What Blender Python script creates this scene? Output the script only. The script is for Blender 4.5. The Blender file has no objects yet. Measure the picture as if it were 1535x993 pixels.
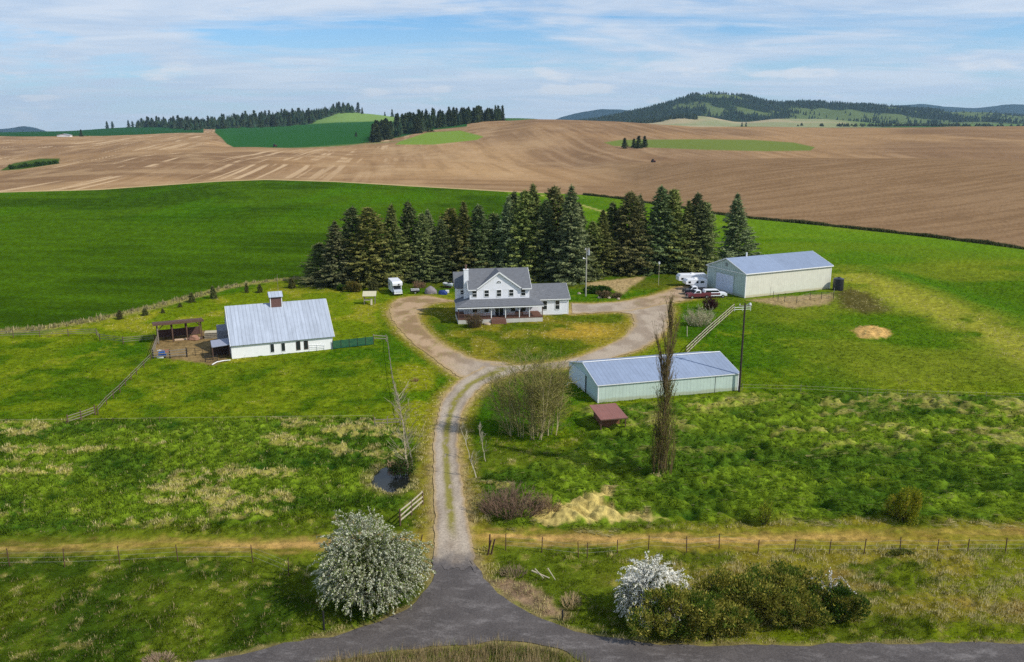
import bpy, bmesh, math, random
import numpy as np
from mathutils import Vector, Matrix, geometry
random.seed(7); RNG = np.random.default_rng(11)
SC = bpy.context.scene
COL = SC.collection
PI = math.pi
R = math.radians
# ------------------------------------------------------------------ camera model
F = 1250.0; CX = 767.5; CY = 496.5; H = 38.0; HZ = 185.0
P = math.atan((CY-HZ)/F); SP, CP = math.sin(P), math.cos(P)
def ray(y):
    y = np.asarray(y, float)
    return -F*SP+(CY-y)*CP, F*CP+(CY-y)*SP
def G(x, y, h=0.0):                       # pixel of the photograph -> point on the level h
    dz, dy = ray(y); Y = (H-h)/(-dz/dy)
    return (float((x-CX)*Y/dy), float(Y))
def px_of(X, Y, Z):
    dx, dy, dz = X, Y, Z-H
    d = dy*CP-dz*SP; up = dy*SP+dz*CP
    return CX+F*dx/d, CY-F*up/d
# ------------------------------------------------------------------ noise (numpy)
def _hash(ix, iy, seed):
    n = (ix.astype(np.int64)*374761393+iy.astype(np.int64)*668265263+seed*982451653) & 0xffffffff
    n = ((n ^ (n >> 13))*1274126177) & 0xffffffff
    n = (n ^ (n >> 16)) & 0xffffffff
    return n.astype(np.float64)/4294967295.0
def vnoise(x, y, seed=0):
    x = np.asarray(x, float); y = np.asarray(y, float)
    x0 = np.floor(x); y0 = np.floor(y); fx = x-x0; fy = y-y0
    fx = fx*fx*fx*(fx*(fx*6-15)+10); fy = fy*fy*fy*(fy*(fy*6-15)+10)
    a = _hash(x0, y0, seed); b = _hash(x0+1, y0, seed); c = _hash(x0, y0+1, seed); d = _hash(x0+1, y0+1, seed)
    return (a*(1-fx)+b*fx)*(1-fy)+(c*(1-fx)+d*fx)*fy
def fbm(x, y, seed=0, octs=4, gain=.5):
    s = 0; a = 1; t = 0
    for i in range(octs):
        s = s+a*vnoise(x*2**i+i*17.3, y*2**i-i*9.1, seed+i); t += a; a *= gain
    return s/t
def worley(x, y, seed=0):                 # 1 at a mound's middle, low in the creases between mounds
    x = np.asarray(x, float); y = np.asarray(y, float); ix = np.floor(x); iy = np.floor(y); d = np.full(x.shape, 9.0)
    for i in (-1, 0, 1):
        for j in (-1, 0, 1):
            jx = ix+i+_hash(ix+i, iy+j, seed); jy = iy+j+_hash(ix+i, iy+j, seed+9); s = .75+.5*_hash(ix+i, iy+j, seed+17)
            d = np.minimum(d, ((x-jx)**2+(y-jy)**2)*s)
    return 1-np.sqrt(d)
def sstep(a, b, x):
    t = np.clip((x-a)/(b-a), 0, 1); return t*t*(3-2*t)
def lin(c):
    return c/12.92 if c <= .04045 else ((c+.055)/1.055)**2.4
def S(r, g, b, k=1.0):
    return np.array([lin(r/255)*k, lin(g/255)*k, lin(b/255)*k])
def resample(pts, n_per=8.0):
    out = []
    for i in range(len(pts)-1):
        a, b = pts[i], pts[i+1]; n = max(1, int(math.hypot(b[0]-a[0], b[1]-a[1])/n_per))
        for k in range(n): out.append((a[0]+(b[0]-a[0])*k/n, a[1]+(b[1]-a[1])*k/n))
    out.append(tuple(pts[-1])); return out
def catmull(pts, n=8):
    P_ = [pts[0]]+list(pts)+[pts[-1]]; out = []
    for i in range(1, len(P_)-2):
        p0, p1, p2, p3 = [np.array(q, float) for q in P_[i-1:i+3]]
        for k in range(n):
            t = k/n
            out.append(tuple(.5*((2*p1)+(-p0+p2)*t+(2*p0-5*p1+4*p2-p3)*t*t+(-p0+3*p1-3*p2+p3)*t**3)))
    out.append(tuple(pts[-1])); return out
def sdf_poly(X, Y, poly):                 # signed distance (m), negative inside
    d = np.full(X.shape, 1e18); ins = np.zeros(X.shape, bool); n = len(poly)
    for i in range(n):
        ax, ay = poly[i]; bx, by = poly[(i+1) % n]
        ex, ey = bx-ax, by-ay; wx, wy = X-ax, Y-ay
        t = np.clip((wx*ex+wy*ey)/(ex*ex+ey*ey+1e-12), 0, 1)
        d = np.minimum(d, (wx-ex*t)**2+(wy-ey*t)**2)
        c = ((ay > Y) != (by > Y)) & (X < (bx-ax)*(Y-ay)/((by-ay) if by != ay else 1e-12)+ax)
        ins ^= c
    d = np.sqrt(d); return np.where(ins, -d, d)
def sdf_line(X, Y, pts):
    d = np.full(X.shape, 1e18)
    for (ax, ay), (bx, by) in zip(pts[:-1], pts[1:]):
        ex, ey = bx-ax, by-ay; wx, wy = X-ax, Y-ay
        t = np.clip((wx*ex+wy*ey)/(ex*ex+ey*ey+1e-12), 0, 1)
        d = np.minimum(d, (wx-ex*t)**2+(wy-ey*t)**2)
    return np.sqrt(d)
def PX(pts, h=0, smooth=0):
    if smooth: pts = catmull(pts, smooth)
    return [G(x, y, h) for x, y in pts]
# ------------------------------------------------------------------ tagging
def tag(o, label=None, cat=None, group=None, kind=None):
    if label: o['label'] = label
    if cat: o['category'] = cat
    if group: o['group'] = group
    if kind: o['kind'] = kind
    return o
def thing(name, label, cat, loc=(0, 0, 0), rz=0.0, group=None):
    o = bpy.data.objects.new(name, None); COL.objects.link(o)
    o.empty_display_size = .3
    o.location = (loc[0], loc[1], loc[2] if len(loc) > 2 else 0); o.rotation_euler = (0, 0, rz)
    return tag(o, label, cat, group)
def link(name, me, parent=None):
    o = bpy.data.objects.new(name, me); COL.objects.link(o)
    if parent: o.parent = parent
    return o
def children(o): return [c for c in COL.objects if c.parent == o]
def copy_tree(o, loc=None, rz=None, label=None, scale=None, parent=None):
    c = o.copy(); COL.objects.link(c)
    if parent: c.parent = parent
    if loc is not None: c.location = loc
    if rz is not None: c.rotation_euler = (0, 0, rz)
    if scale is not None: c.scale = scale if hasattr(scale, '__len__') else (scale,)*3
    if label: c['label'] = label
    for ch in KIDS.get(o.name, []):
        d = ch.copy(); COL.objects.link(d); d.parent = c
        for g in KIDS.get(ch.name, []):
            e = g.copy(); COL.objects.link(e); e.parent = d
    return c
KIDS = {}
def note(o):                              # remember the children of a prototype
    KIDS[o.name] = list(o.children)
    for c in o.children: KIDS[c.name] = list(c.children)
# ------------------------------------------------------------------ hard-surface mesh builder
class MB:
    def __init__(s): s.v = []; s.f = []
    def add(s, vs, fs):
        n = len(s.v); s.v += [tuple(q) for q in vs]; s.f += [tuple(i+n for i in f) for f in fs]; return s
    def box(s, x0, x1, y0, y1, z0, z1, M=None):
        vs = [(x, y, z) for z in (z0, z1) for x, y in ((x0, y0), (x1, y0), (x1, y1), (x0, y1))]
        if M is not None: vs = [M @ Vector(q) for q in vs]
        return s.add(vs, [(3, 2, 1, 0), (4, 5, 6, 7), (0, 1, 5, 4), (1, 2, 6, 5), (2, 3, 7, 6), (3, 0, 4, 7)])
    def prism(s, pts, y0, y1, axis='y', M=None):      # profile (a,b) extruded; axis y: (a,y,b); axis x: (x,a,b); axis z: (a,b,z)
        n = len(pts)
        def mk(a, b, t): return {'y': (a, t, b), 'x': (t, a, b), 'z': (a, b, t)}[axis]
        vs = [mk(a, b, y0) for a, b in pts]+[mk(a, b, y1) for a, b in pts]
        if M is not None: vs = [M @ Vector(q) for q in vs]
        fs = [tuple(range(n)), tuple(range(2*n-1, n-1, -1))]+[(i, i+n, (i+1) % n+n, (i+1) % n) for i in range(n)]
        return s.add(vs, fs)
    def tube(s, p0, p1, r0, r1=None, n=8, caps=True):
        r1 = r0 if r1 is None else r1; p0 = Vector(p0); p1 = Vector(p1); d = (p1-p0)
        if d.length < 1e-6: return s
        d.normalize(); a = Vector((0, 0, 1)) if abs(d.z) < .9 else Vector((1, 0, 0))
        u = d.cross(a).normalized(); w = d.cross(u)
        vs = [p0+(u*math.cos(2*PI*i/n)+w*math.sin(2*PI*i/n))*r0 for i in range(n)]+[p1+(u*math.cos(2*PI*i/n)+w*math.sin(2*PI*i/n))*r1 for i in range(n)]
        fs = [(i, (i+1) % n, (i+1) % n+n, i+n) for i in range(n)]
        if caps: fs += [tuple(range(n-1, -1, -1)), tuple(range(n, 2*n))]
        return s.add(vs, fs)
    def path(s, pts, r, n=6):
        for a, b in zip(pts[:-1], pts[1:]): s.tube(a, b, r, r, n)
        return s
    def bar(s, p0, p1, w, h):                         # rectangular bar, w sideways, h up
        p0 = Vector(p0); p1 = Vector(p1); d = (p1-p0).normalized()
        a = Vector((0, 0, 1)) if abs(d.z) < .95 else Vector((0, 1, 0))
        u = d.cross(a).normalized()*w/2; t = u.cross(d).normalized()*h/2
        vs = [q+i*u+j*t for q in (p0, p1) for i, j in ((-1, -1), (1, -1), (1, 1), (-1, 1))]
        return s.add(vs, [(0, 1, 2, 3), (7, 6, 5, 4), (0, 4, 5, 1), (1, 5, 6, 2), (2, 6, 7, 3), (3, 7, 4, 0)])
    def slab(s, pts, t):                              # planar polygon thickened downwards by t
        n = len(pts); P_ = [Vector(q) for q in pts]
        nn = (P_[1]-P_[0]).cross(P_[2]-P_[0]).normalized()
        if nn.z < 0: P_.reverse(); nn = -nn
        vs = P_+[q-nn*t for q in P_]
        return s.add(vs, [tuple(range(n)), tuple(range(2*n-1, n-1, -1))]+[(i, i+n, (i+1) % n+n, (i+1) % n) for i in range(n)])
    def build(s, name, mat, parent=None, bevel=0, smooth=False, loc=None):
        me = bpy.data.meshes.new(name); me.from_pydata(s.v, [], s.f)
        bm = bmesh.new(); bm.from_mesh(me); bmesh.ops.recalc_face_normals(bm, faces=bm.faces)
        if bevel:
            bmesh.ops.bevel(bm, geom=[e for e in bm.edges if e.is_manifold and e.calc_face_angle(0) > .5], offset=bevel, segments=2, affect='EDGES', profile=.5)
        bm.to_mesh(me); bm.free()
        if smooth: me.shade_smooth()
        me.materials.append(mat); o = link(name, me, parent)
        if loc: o.location = loc
        return o
# ------------------------------------------------------------------ triangle soup with a colour per face
def soup(name, tris, cols, mat, parent=None):
    tris = np.asarray(tris, np.float32).reshape(-1, 3, 3); n = len(tris)
    me = bpy.data.meshes.new(name)
    me.vertices.add(n*3); me.loops.add(n*3); me.polygons.add(n)
    me.vertices.foreach_set('co', tris.ravel())
    me.loops.foreach_set('vertex_index', np.arange(n*3, dtype=np.int32))
    me.polygons.foreach_set('loop_start', np.arange(0, n*3, 3, dtype=np.int32))
    me.polygons.foreach_set('loop_total', np.full(n, 3, np.int32))
    at = me.attributes.new('Col', 'FLOAT_COLOR', 'POINT')
    c = np.ones((n*3, 4), np.float32); cc = np.asarray(cols, np.float32)
    c[:, :3] = np.repeat(cc, 3, axis=0) if len(cc) == n else cc
    at.data.foreach_set('color', c.ravel())
    me.update(); me.materials.append(mat)
    if parent is False: return me
    return link(name, me, parent)
# ------------------------------------------------------------------ materials
def newmat(name):
    m = bpy.data.materials.new(name); m.use_nodes = True; nt = m.node_tree
    return m, nt, nt.nodes['Principled BSDF']
def N(nt, t, **k):
    n = nt.nodes.new(t)
    for a, b in k.items():
        if a.startswith('i_'): n.inputs[a[2:].replace('_', ' ')].default_value = b
        else: setattr(n, a, b)
    return n
def ramp(nt, fac, stops):
    n = nt.nodes.new('ShaderNodeValToRGB'); e = n.color_ramp.elements
    while len(e) < len(stops): e.new(.5)
    for q, (p, c) in zip(e, stops): q.position = p; q.color = (*c, 1)
    nt.links.new(fac, n.inputs[0]); return n.outputs[0]
def mix(nt, a, b, fac, mode='MIX'):
    n = nt.nodes.new('ShaderNodeMix'); n.data_type = 'RGBA'; n.blend_type = mode
    for s, v in ((0, fac), (6, a), (7, b)):
        if hasattr(v, 'is_linked') or hasattr(v, 'links'): nt.links.new(v, n.inputs[s])
        else: n.inputs[s].default_value = v if s == 0 else (*v, 1)
    return n.outputs[2]
def pmat(name, col, rough=.8, var=.25, scale=1.5, bump=0, bscale=8, stretch=(1, 1, 1), metal=0, spec=.3, dirt=None, wave=None):
    m, nt, b = newmat(name); L = nt.links.new
    tc = N(nt, 'ShaderNodeTexCoord'); mp = N(nt, 'ShaderNodeMapping'); mp.inputs['Scale'].default_value = stretch
    L(tc.outputs['Object'], mp.inputs[0])
    nz = N(nt, 'ShaderNodeTexNoise', i_Scale=scale, i_Detail=5.0, i_Roughness=.65); L(mp.outputs[0], nz.inputs['Vector'])
    c = np.array(col)
    out = ramp(nt, nz.outputs[0], [(.25, tuple(np.clip(c*(1-var), 0, 1))), (.75, tuple(np.clip(c*(1+var), 0, 1)))])
    if dirt is not None:
        n2 = N(nt, 'ShaderNodeTexNoise', i_Scale=dirt[1], i_Detail=6.0, i_Roughness=.7); L(mp.outputs[0], n2.inputs['Vector'])
        f = ramp(nt, n2.outputs[0], [(dirt[2], (0, 0, 0)), (dirt[2]+.15, (1, 1, 1))])
        out = mix(nt, out, tuple(dirt[0]), f)
    if wave is not None:     # (axis, scale, colour depth, bump distance)
        w = N(nt, 'ShaderNodeTexWave', wave_type='BANDS', bands_direction=wave[0]); w.inputs['Scale'].default_value = wave[1]
        L(tc.outputs['Object'], w.inputs['Vector'])
        f = ramp(nt, w.outputs[0], [(0, (1-wave[2],)*3), (.25, (1, 1, 1))])
        out = mix(nt, out, f, 1.0, 'MULTIPLY')
        bp = N(nt, 'ShaderNodeBump', i_Strength=.6, i_Distance=wave[3]); L(w.outputs[0], bp.inputs['Height']); L(bp.outputs[0], b.inputs['Normal'])
    elif bump:
        n3 = N(nt, 'ShaderNodeTexNoise', i_Scale=bscale, i_Detail=4.0); L(mp.outputs[0], n3.inputs['Vector'])
        bp = N(nt, 'ShaderNodeBump', i_Strength=.7, i_Distance=bump); L(n3.outputs[0], bp.inputs['Height']); L(bp.outputs[0], b.inputs['Normal'])
    L(out, b.inputs['Base Color']); b.inputs['Roughness'].default_value = rough; b.inputs['Metallic'].default_value = metal
    b.inputs['Specular IOR Level'].default_value = spec
    return m
def foliage_mat(name, trans=.3, rough=1.0, var=0.0, spec=.0):
    m, nt, b = newmat(name); L = nt.links.new
    a = N(nt, 'ShaderNodeAttribute', attribute_name='Col')
    oi = N(nt, 'ShaderNodeObjectInfo')
    hs = N(nt, 'ShaderNodeHueSaturation')
    if var:
        mr = N(nt, 'ShaderNodeMapRange'); mr.inputs[3].default_value = 1-var; mr.inputs[4].default_value = 1+var
        L(oi.outputs['Random'], mr.inputs[0]); L(mr.outputs[0], hs.inputs['Value'])
        mr2 = N(nt, 'ShaderNodeMapRange'); mr2.inputs[3].default_value = .5-.12*var; mr2.inputs[4].default_value = .5+.12*var
        L(oi.outputs['Random'], mr2.inputs[0]); L(mr2.outputs[0], hs.inputs['Hue'])
    L(a.outputs['Color'], hs.inputs['Color'])
    L(hs.outputs[0], b.inputs['Base Color']); b.inputs['Roughness'].default_value = rough; b.inputs['Specular IOR Level'].default_value = spec
    if trans:
        t = N(nt, 'ShaderNodeBsdfTranslucent'); L(hs.outputs[0], t.inputs[0])
        ms = N(nt, 'ShaderNodeMixShader'); ms.inputs[0].default_value = trans
        L(b.outputs[0], ms.inputs[1]); L(t.outputs[0], ms.inputs[2]); L(ms.outputs[0], nt.nodes['Material Output'].inputs[0])
    return m
def glass_mat(name, col=(.02, .025, .03), rough=.12):
    m, nt, b = newmat(name); b.inputs['Base Color'].default_value = (*col, 1); b.inputs['Roughness'].default_value = rough
    b.inputs['Specular IOR Level'].default_value = .6; return m
USE_HAZE = True
# ================================================================== TERRAIN
# hill lines: (pixel x, pixel y, distance) of each crest or dip
def plane_line(pts): return [(x, y, G(x, y)[1]) for x, y in pts]
LAY = []
L1PX = [(-500, 302), (0, 289), (150, 285), (250, 278), (330, 272.5), (400, 270), (500, 273), (620, 280), (760, 288), (870, 292), (920, 297), (1000, 309), (1080, 322), (1130, 328), (1300, 345), (1450, 362), (1535, 373), (2035, 430)]
LAY.append(plane_line(L1PX))
LAY.append([(-500, 262, 800), (0, 261, 780), (88, 247, 800), (204, 236, 820), (306, 231, 850), (420, 236, 850), (560, 241, 850), (700, 242, 850), (800, 246, 830), (860, 252, 800), (920, 256, 700), (980, 251, 640), (1066, 240.5, 640), (1200, 238, 620), (1428, 239, 600), (1535, 244, 560), (2035, 252, 500)])
LAY.append([(-500, 250, 1000), (0, 251, 1000), (88, 246, 1000), (204, 235, 1000), (306, 229, 1020), (420, 226, 1050), (560, 226, 1050), (700, 221, 1030), (860, 222, 1000), (920, 232, 900), (980, 240, 850), (1066, 242, 800), (1200, 242, 800), (1428, 243, 800), (1535, 247, 800), (2035, 255, 760)])
LAY.append([(-500, 216, 1400), (0, 218, 1400), (150, 217, 1400), (306, 211, 1350), (338, 219, 1300), (430, 223, 1250), (560, 216, 1250), (640, 209, 1250), (700, 204, 1250), (800, 193, 1200), (860, 198, 1150), (930, 208, 1100), (1060, 213, 1050), (1200, 216, 1050), (1400, 212, 1000), (1535, 214, 950), (2035, 222, 900)])
LAY.append([(-500, 207, 1900), (0, 205, 1900), (150, 205, 1900), (260, 200, 1850), (325, 199, 1800), (350, 203, 1800), (420, 200, 1800), (500, 192, 1900), (570, 187, 1900), (640, 184, 1850), (700, 182, 1800), (760, 182, 1600), (800, 178.5, 1500), (860, 180, 1500), (950, 184, 1500), (1040, 191, 1550), (1157, 190, 1600), (1250, 192, 1600), (1400, 191, 1550), (1535, 190, 1500), (2035, 190, 1500)])
LAY.append([(-500, 202, 2500), (0, 201, 2500), (200, 198, 2500), (330, 194, 2400), (420, 192, 2300), (500, 187, 2300), (570, 184, 2300), (640, 185, 2300), (700, 187, 2250), (760, 188, 2200), (860, 190, 2200), (1000, 196, 2300), (1535, 197, 2300), (2035, 197, 2300)])
LAY.append([(-500, 199, 3300), (0, 199, 3300), (100, 197, 3300), (160, 193, 3200), (230, 189, 3200), (330, 185, 3100), (420, 178, 3000), (480, 174, 3000), (515, 167, 3000), (560, 172, 3000), (620, 180, 3000), (680, 181, 3000), (760, 177.5, 3000), (800, 178, 3000), (860, 186, 3000), (1000, 190, 2900), (1320, 190, 2900), (1535, 190, 2900), (2035, 190, 2900)])
LAY.append([(-500, 204, 3900), (400, 195, 3900), (820, 196, 3800), (900, 186, 3700), (985, 182, 3500), (1020, 172, 3500), (1060, 175, 3500), (1110, 185, 3500), (1160, 178.5, 3600), (1230, 178.5, 3600), (1280, 182, 3600), (1330, 187, 3600), (1420, 188, 3600), (1535, 187, 3600), (2035, 188, 3600)])
LAY.append([(-500, 205, 4400), (400, 200, 4400), (820, 198, 4300), (900, 188, 4200), (1060, 182, 4200), (1300, 185, 4200), (1535, 186, 4200), (2035, 186, 4200)])
LAY.append([(-500, 206, 6000), (500, 206, 6000), (800, 196, 5800), (840, 185, 5600), (880, 179.5, 5400), (940, 170, 5200), (1000, 157, 5200), (1030, 148.5, 5200), (1065, 143, 5200), (1100, 145.5, 5200), (1140, 152, 5200), (1200, 154, 5300), (1260, 160, 5400), (1320, 162, 5500), (1400, 167, 5600), (1470, 171, 5700), (1535, 173, 5800), (2035, 180, 6000)])
LAY.append([(-500, 204, 8000), (600, 204, 8000), (860, 198, 8000), (1535, 198, 8000), (2035, 198, 8000)])
LAY.append([(-500, 196, 11500), (-60, 197, 11500), (10, 193.5, 11500), (38, 189, 11500), (60, 193.5, 11500), (78, 200, 11500), (780, 200, 11500), (835, 179, 11500), (870, 170, 11500), (900, 165, 11500), (945, 164.5, 11500), (1000, 170, 11500), (1280, 170, 11500), (1345, 158, 11500), (1380, 154.5, 11500), (1425, 159.5, 11500), (1465, 161, 11500), (1510, 155.5, 11500), (1560, 158, 11500), (2035, 165, 11500)])
LAY.append([(-500, 206, 14500), (2035, 206, 14500)])
UU = np.linspace(-1.3, 1.3, 2601)
LY, LZ = [], []
for L_ in LAY:
    u, Yk, Zk = [], [], []
    for (x, y, d) in L_:
        dz, dy = ray(y); u.append((x-CX)/float(dy)); Yk.append(d); Zk.append(H+d*float(dz)/float(dy))
    a = np.interp(UU, u, Yk); b = np.interp(UU, u, Zk)
    k = np.hanning(25); k /= k.sum()
    sm = lambda q: np.convolve(np.pad(q, 12, mode='edge'), k, 'valid')
    LY.append(sm(a)); LZ.append(sm(b))
LZ[0][:] = 0.0
LY = np.array(LY); LZ = np.array(LZ)
NL = len(LAY)
def base_h(X, Y):                                     # gentle swells of the farm's own land
    r = 2.2*np.exp(-((sdf_line(X, Y, KNOLL)/14.0)**2))*sstep(84, 104, X)
    r = r-1.5*np.exp(-((sdf_line(X, Y, KNOLL_V)/16.0)**2))*sstep(95, 115, X)
    w = sstep(230, 330, Y)*sstep(20, -60, X)
    return r+w*1.2*(fbm(X/120, Y/160, 5, 2)-.5)
KNOLL = PX([(1262, 412), (1330, 440), (1400, 470), (1470, 502), (1560, 545), (1650, 590)])
KNOLL_V = PX([(1300, 395), (1400, 425), (1500, 465), (1600, 510), (1700, 560)])
POND = PX([(560, 724), (566, 712), (577, 702), (592, 699), (604, 706), (609, 718), (606, 728), (592, 733), (572, 732)])
def tangents(Yk, Zk, k, K):
    def sl(i): return (Zk[i+1]-Zk[i])/(Yk[i+1]-Yk[i])
    if k == 0 or k == K-1: return np.zeros_like(Yk[0])
    a, b = sl(k-1), sl(k); m = np.where(a*b > 0, 2*a*b/(a+b+np.where(a+b == 0, 1e-9, 0)), 0); return m
def far_h(u, Y):
    Yk = [np.interp(u, UU, LY[k]) for k in range(NL)]; Zk = [np.interp(u, UU, LZ[k]) for k in range(NL)]
    z = np.zeros_like(Y)
    T = [tangents(Yk, Zk, k, NL) for k in range(NL)]
    for k in range(NL-1):
        m = (Y >= Yk[k]) & (Y <= Yk[k+1]); h = Yk[k+1]-Yk[k]; t = np.clip((Y-Yk[k])/h, 0, 1)
        v = (2*t**3-3*t**2+1)*Zk[k]+(t**3-2*t**2+t)*h*T[k]+(-2*t**3+3*t**2)*Zk[k+1]+(t**3-t**2)*h*T[k+1]
        z = np.where(m, v, z)
    z = np.where(Y > Yk[-1], Zk[-1], z)
    # small folds on the far land
    rel = sstep(1.02, 1.25, Y/Yk[0])
    z = z+rel*(fbm(u*Y/90, Y/140, 31, 3)-.5)*np.clip(Y/600, .6, 2.0)*1.5
    z = z+sstep(4300, 4800, Y)*sstep(8200, 7000, Y)*(fbm(u*Y/420, Y/500, 41, 4)-.5)*70
    z = z+sstep(9000, 10500, Y)*(fbm(u*Y/900, Y/900, 43, 4)-.5)*70
    return z
def hgt(X, Y):
    X = np.atleast_1d(np.asarray(X, float)); Y = np.atleast_1d(np.asarray(Y, float)); u = X/np.maximum(Y, 1)
    Y1 = np.interp(u, UU, LY[0])
    return np.where(Y < Y1, base_h(X, Y)*sstep(1.0, .88, Y/Y1), far_h(u, Y))
def GZ(x, y):                                         # pixel -> point on the near ground
    X, Y = G(x, y)
    for _ in range(6):
        z = float(hgt(X, Y)[0]); X, Y = G(x, y, z)
    return (X, Y, float(hgt(X, Y)[0]))
def col_at(x, Y):                                     # photo column x at distance Y -> point on the land
    z = 0
    for _ in range(8):
        yy = CY-F*((Y*SP+(z-H)*CP)/(Y*CP-(z-H)*SP)); X = (x-CX)*(Y*CP-(z-H)*SP)/F
        z = float(hgt(X, Y)[0])
    return (X, Y, z)
# ---- regions on the farm's land
ASPH = PX(catmull([(60, 1052), (200, 1022), (300, 993), (400, 972), (520, 948), (598, 919), (638, 888), (649, 850), (652, 828)], 5)+catmull([(709, 828), (714, 850), (738, 882), (790, 917), (860, 946), (960, 963), (1100, 968), (1300, 966), (1535, 965), (2000, 962)], 5)
          + catmull([(2000, 1030), (1535, 1024), (1200, 1022), (1000, 1010), (885, 994), (826, 972), (760, 963), (680, 968), (580, 979), (480, 993), (330, 1028), (190, 1062)], 5))
STEM = [((648, 853), (716, 853)), ((650, 820), (709, 818)), ((652, 780), (701, 780)), ((651, 740), (695, 740)), ((650, 700), (690, 700)), ((651, 660), (686, 660)), ((656, 625), (691, 625)), ((664, 600), (704, 600)), ((682, 578), (728, 578)), ((702, 562), (765, 563)), ((722, 550), (792, 553))]
LBR = [((742, 573), (762, 545)), ((690, 566), (712, 538)), ((655, 541), (680, 526)), ((625, 519), (654, 510)), ((602, 497), (635, 492)), ((586, 476), (627, 474)), ((586, 459), (634, 462)), ((602, 447), (650, 455)), ((640, 444), (684, 452))]
RBR = [((715, 572), (735, 546)), ((770, 560), (790, 547)), ((855, 551), (850, 540)), ((905, 541), (893, 526)), ((960, 523), (929, 509)), ((995, 499), (948, 489)), ((1004, 477), (947, 473)), ((1006, 460), (925, 468)), ((985, 450), (895, 464))]
SPUR = [((858, 471), (857, 455)), ((905, 469), (900, 455)), ((950, 466), (945, 450)), ((1000, 456), (990, 440)), ((1035, 449), (1020, 430)), ((1075, 444), (1052, 427))]
def pairs_poly(pr): return PX([a for a, b in pr], 0, 4)+PX([b for a, b in pr], 0, 4)[::-1]
ASPH_S = ASPH
STEM_P, LBR_P, RBR_P, SPUR_P = map(pairs_poly, (STEM, LBR, RBR, SPUR))
WHEAT = PX([(-900, 560), (-300, 510), (0, 496), (90, 487), (170, 473), (235, 458), (300, 441), (370, 425), (430, 418), (480, 415), (600, 405), (700, 392), (770, 372), (800, 340), (800, 310), (752, 286)], 0, 3)+PX([(752, 240), (-900, 240)])
BOUND = PX([(-300, 505), (0, 497), (90, 488), (170, 474), (235, 459), (300, 442), (370, 426), (430, 419), (480, 416)], 0, 4)
TRACK_L = PX([(-500, 832), (0, 822), (200, 817), (380, 818), (500, 815), (600, 808), (660, 808)], 0, 4)
TRACK_R = PX([(700, 803), (790, 806), (900, 808), (1020, 811), (1150, 808), (1300, 805), (1535, 802), (2000, 800)], 0, 4)
TUSS_L = PX([(-600, 632), (0, 632), (120, 632), (300, 630), (560, 628), (605, 640), (618, 690), (622, 730), (600, 770), (480, 775), (300, 790), (0, 800), (-600, 810)])
TUSS_R = PX([(700, 712), (760, 700), (830, 690), (880, 660), (860, 605), (900, 612), (1000, 603), (1110, 590), (1250, 590), (1400, 592), (1535, 596), (2000, 605), (2000, 780), (1535, 785), (1300, 778), (1100, 780), (900, 790), (760, 790), (715, 760)])
CORRAL = PX([(228, 520), (240, 500), (300, 495), (330, 498), (345, 512), (345, 538), (320, 548), (300, 545), (240, 536), (226, 532)])
PADDOCK = PX([(1120, 450), (1165, 446), (1248, 440), (1252, 446), (1240, 456), (1190, 462), (1165, 458)])
MANURE = PX([(1250, 440), (1275, 432), (1300, 440), (1318, 452), (1330, 465), (1300, 470), (1262, 462)])
MOUND = PX([(1277, 497), (1285, 491), (1310, 489), (1330, 495), (1336, 503), (1318, 508), (1290, 507)], 0, 3)
GRAVEL = PX([(880, 424), (905, 421), (966, 415), (962, 421), (945, 430), (935, 441), (920, 436), (905, 428), (880, 430)])
STRAWP = PX([(800, 782), (810, 768), (850, 757), (895, 743), (915, 738), (908, 752), (925, 766), (975, 776), (985, 781), (900, 783), (830, 784)], 0, 3)
VERGE = PX([(712, 870), (760, 868), (800, 880), (830, 900), (850, 925), (838, 932), (800, 917), (745, 888)])
ISLAND = PX([b for a, b in LBR], 0, 3)+PX([b for a, b in RBR][::-1], 0, 3)
ISL_YEL = G(872, 497)
YARD = PX([(0, 508), (90, 494), (170, 480), (235, 465), (300, 450), (430, 424), (580, 430), (560, 520), (500, 522), (350, 545), (225, 540), (232, 500), (120, 512), (0, 512)])
VERGE_D = PX([(605, 545), (655, 545), (655, 600), (648, 650), (648, 720), (640, 800), (600, 800), (625, 720), (600, 610), (590, 545)])
VALLEY_G = PX([(1290, 390), (1400, 415), (1600, 480), (1600, 520), (1500, 480), (1400, 440), (1300, 410)])
def mixc(c, d, w): return c*(1-w[..., None])+d*w[..., None]
def ground_masks(X, Y):
    M = {}
    M['as'] = sdf_poly(X, Y, ASPH)
    M['dr'] = np.minimum.reduce([sdf_poly(X, Y, q) for q in (STEM_P, LBR_P, RBR_P, SPUR_P)])
    M['tl'] = sdf_poly(X, Y, TUSS_L); M['tr'] = sdf_poly(X, Y, TUSS_R)
    M['tk'] = np.minimum(sdf_line(X, Y, TRACK_L), sdf_line(X, Y, TRACK_R))
    M['wh'] = sdf_poly(X, Y, WHEAT)
    return M
def tuss_noise(X, Y):
    wx = X+1.2*(fbm(X/3, Y/3, 70, 2)-.5); wy = Y+1.2*(fbm(X/3, Y/3, 75, 2)-.5)
    a = R(-38); u = wx*math.cos(a)+wy*math.sin(a); v = -wx*math.sin(a)+wy*math.cos(a)
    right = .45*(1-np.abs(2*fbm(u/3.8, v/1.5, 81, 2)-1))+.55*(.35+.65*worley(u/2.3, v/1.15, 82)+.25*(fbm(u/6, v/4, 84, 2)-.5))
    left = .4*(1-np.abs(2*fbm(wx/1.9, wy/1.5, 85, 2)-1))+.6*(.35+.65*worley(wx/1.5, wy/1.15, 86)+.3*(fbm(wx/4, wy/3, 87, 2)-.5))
    t = sstep(-12, 6, X)
    return left*(1-t)+right*t
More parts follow.
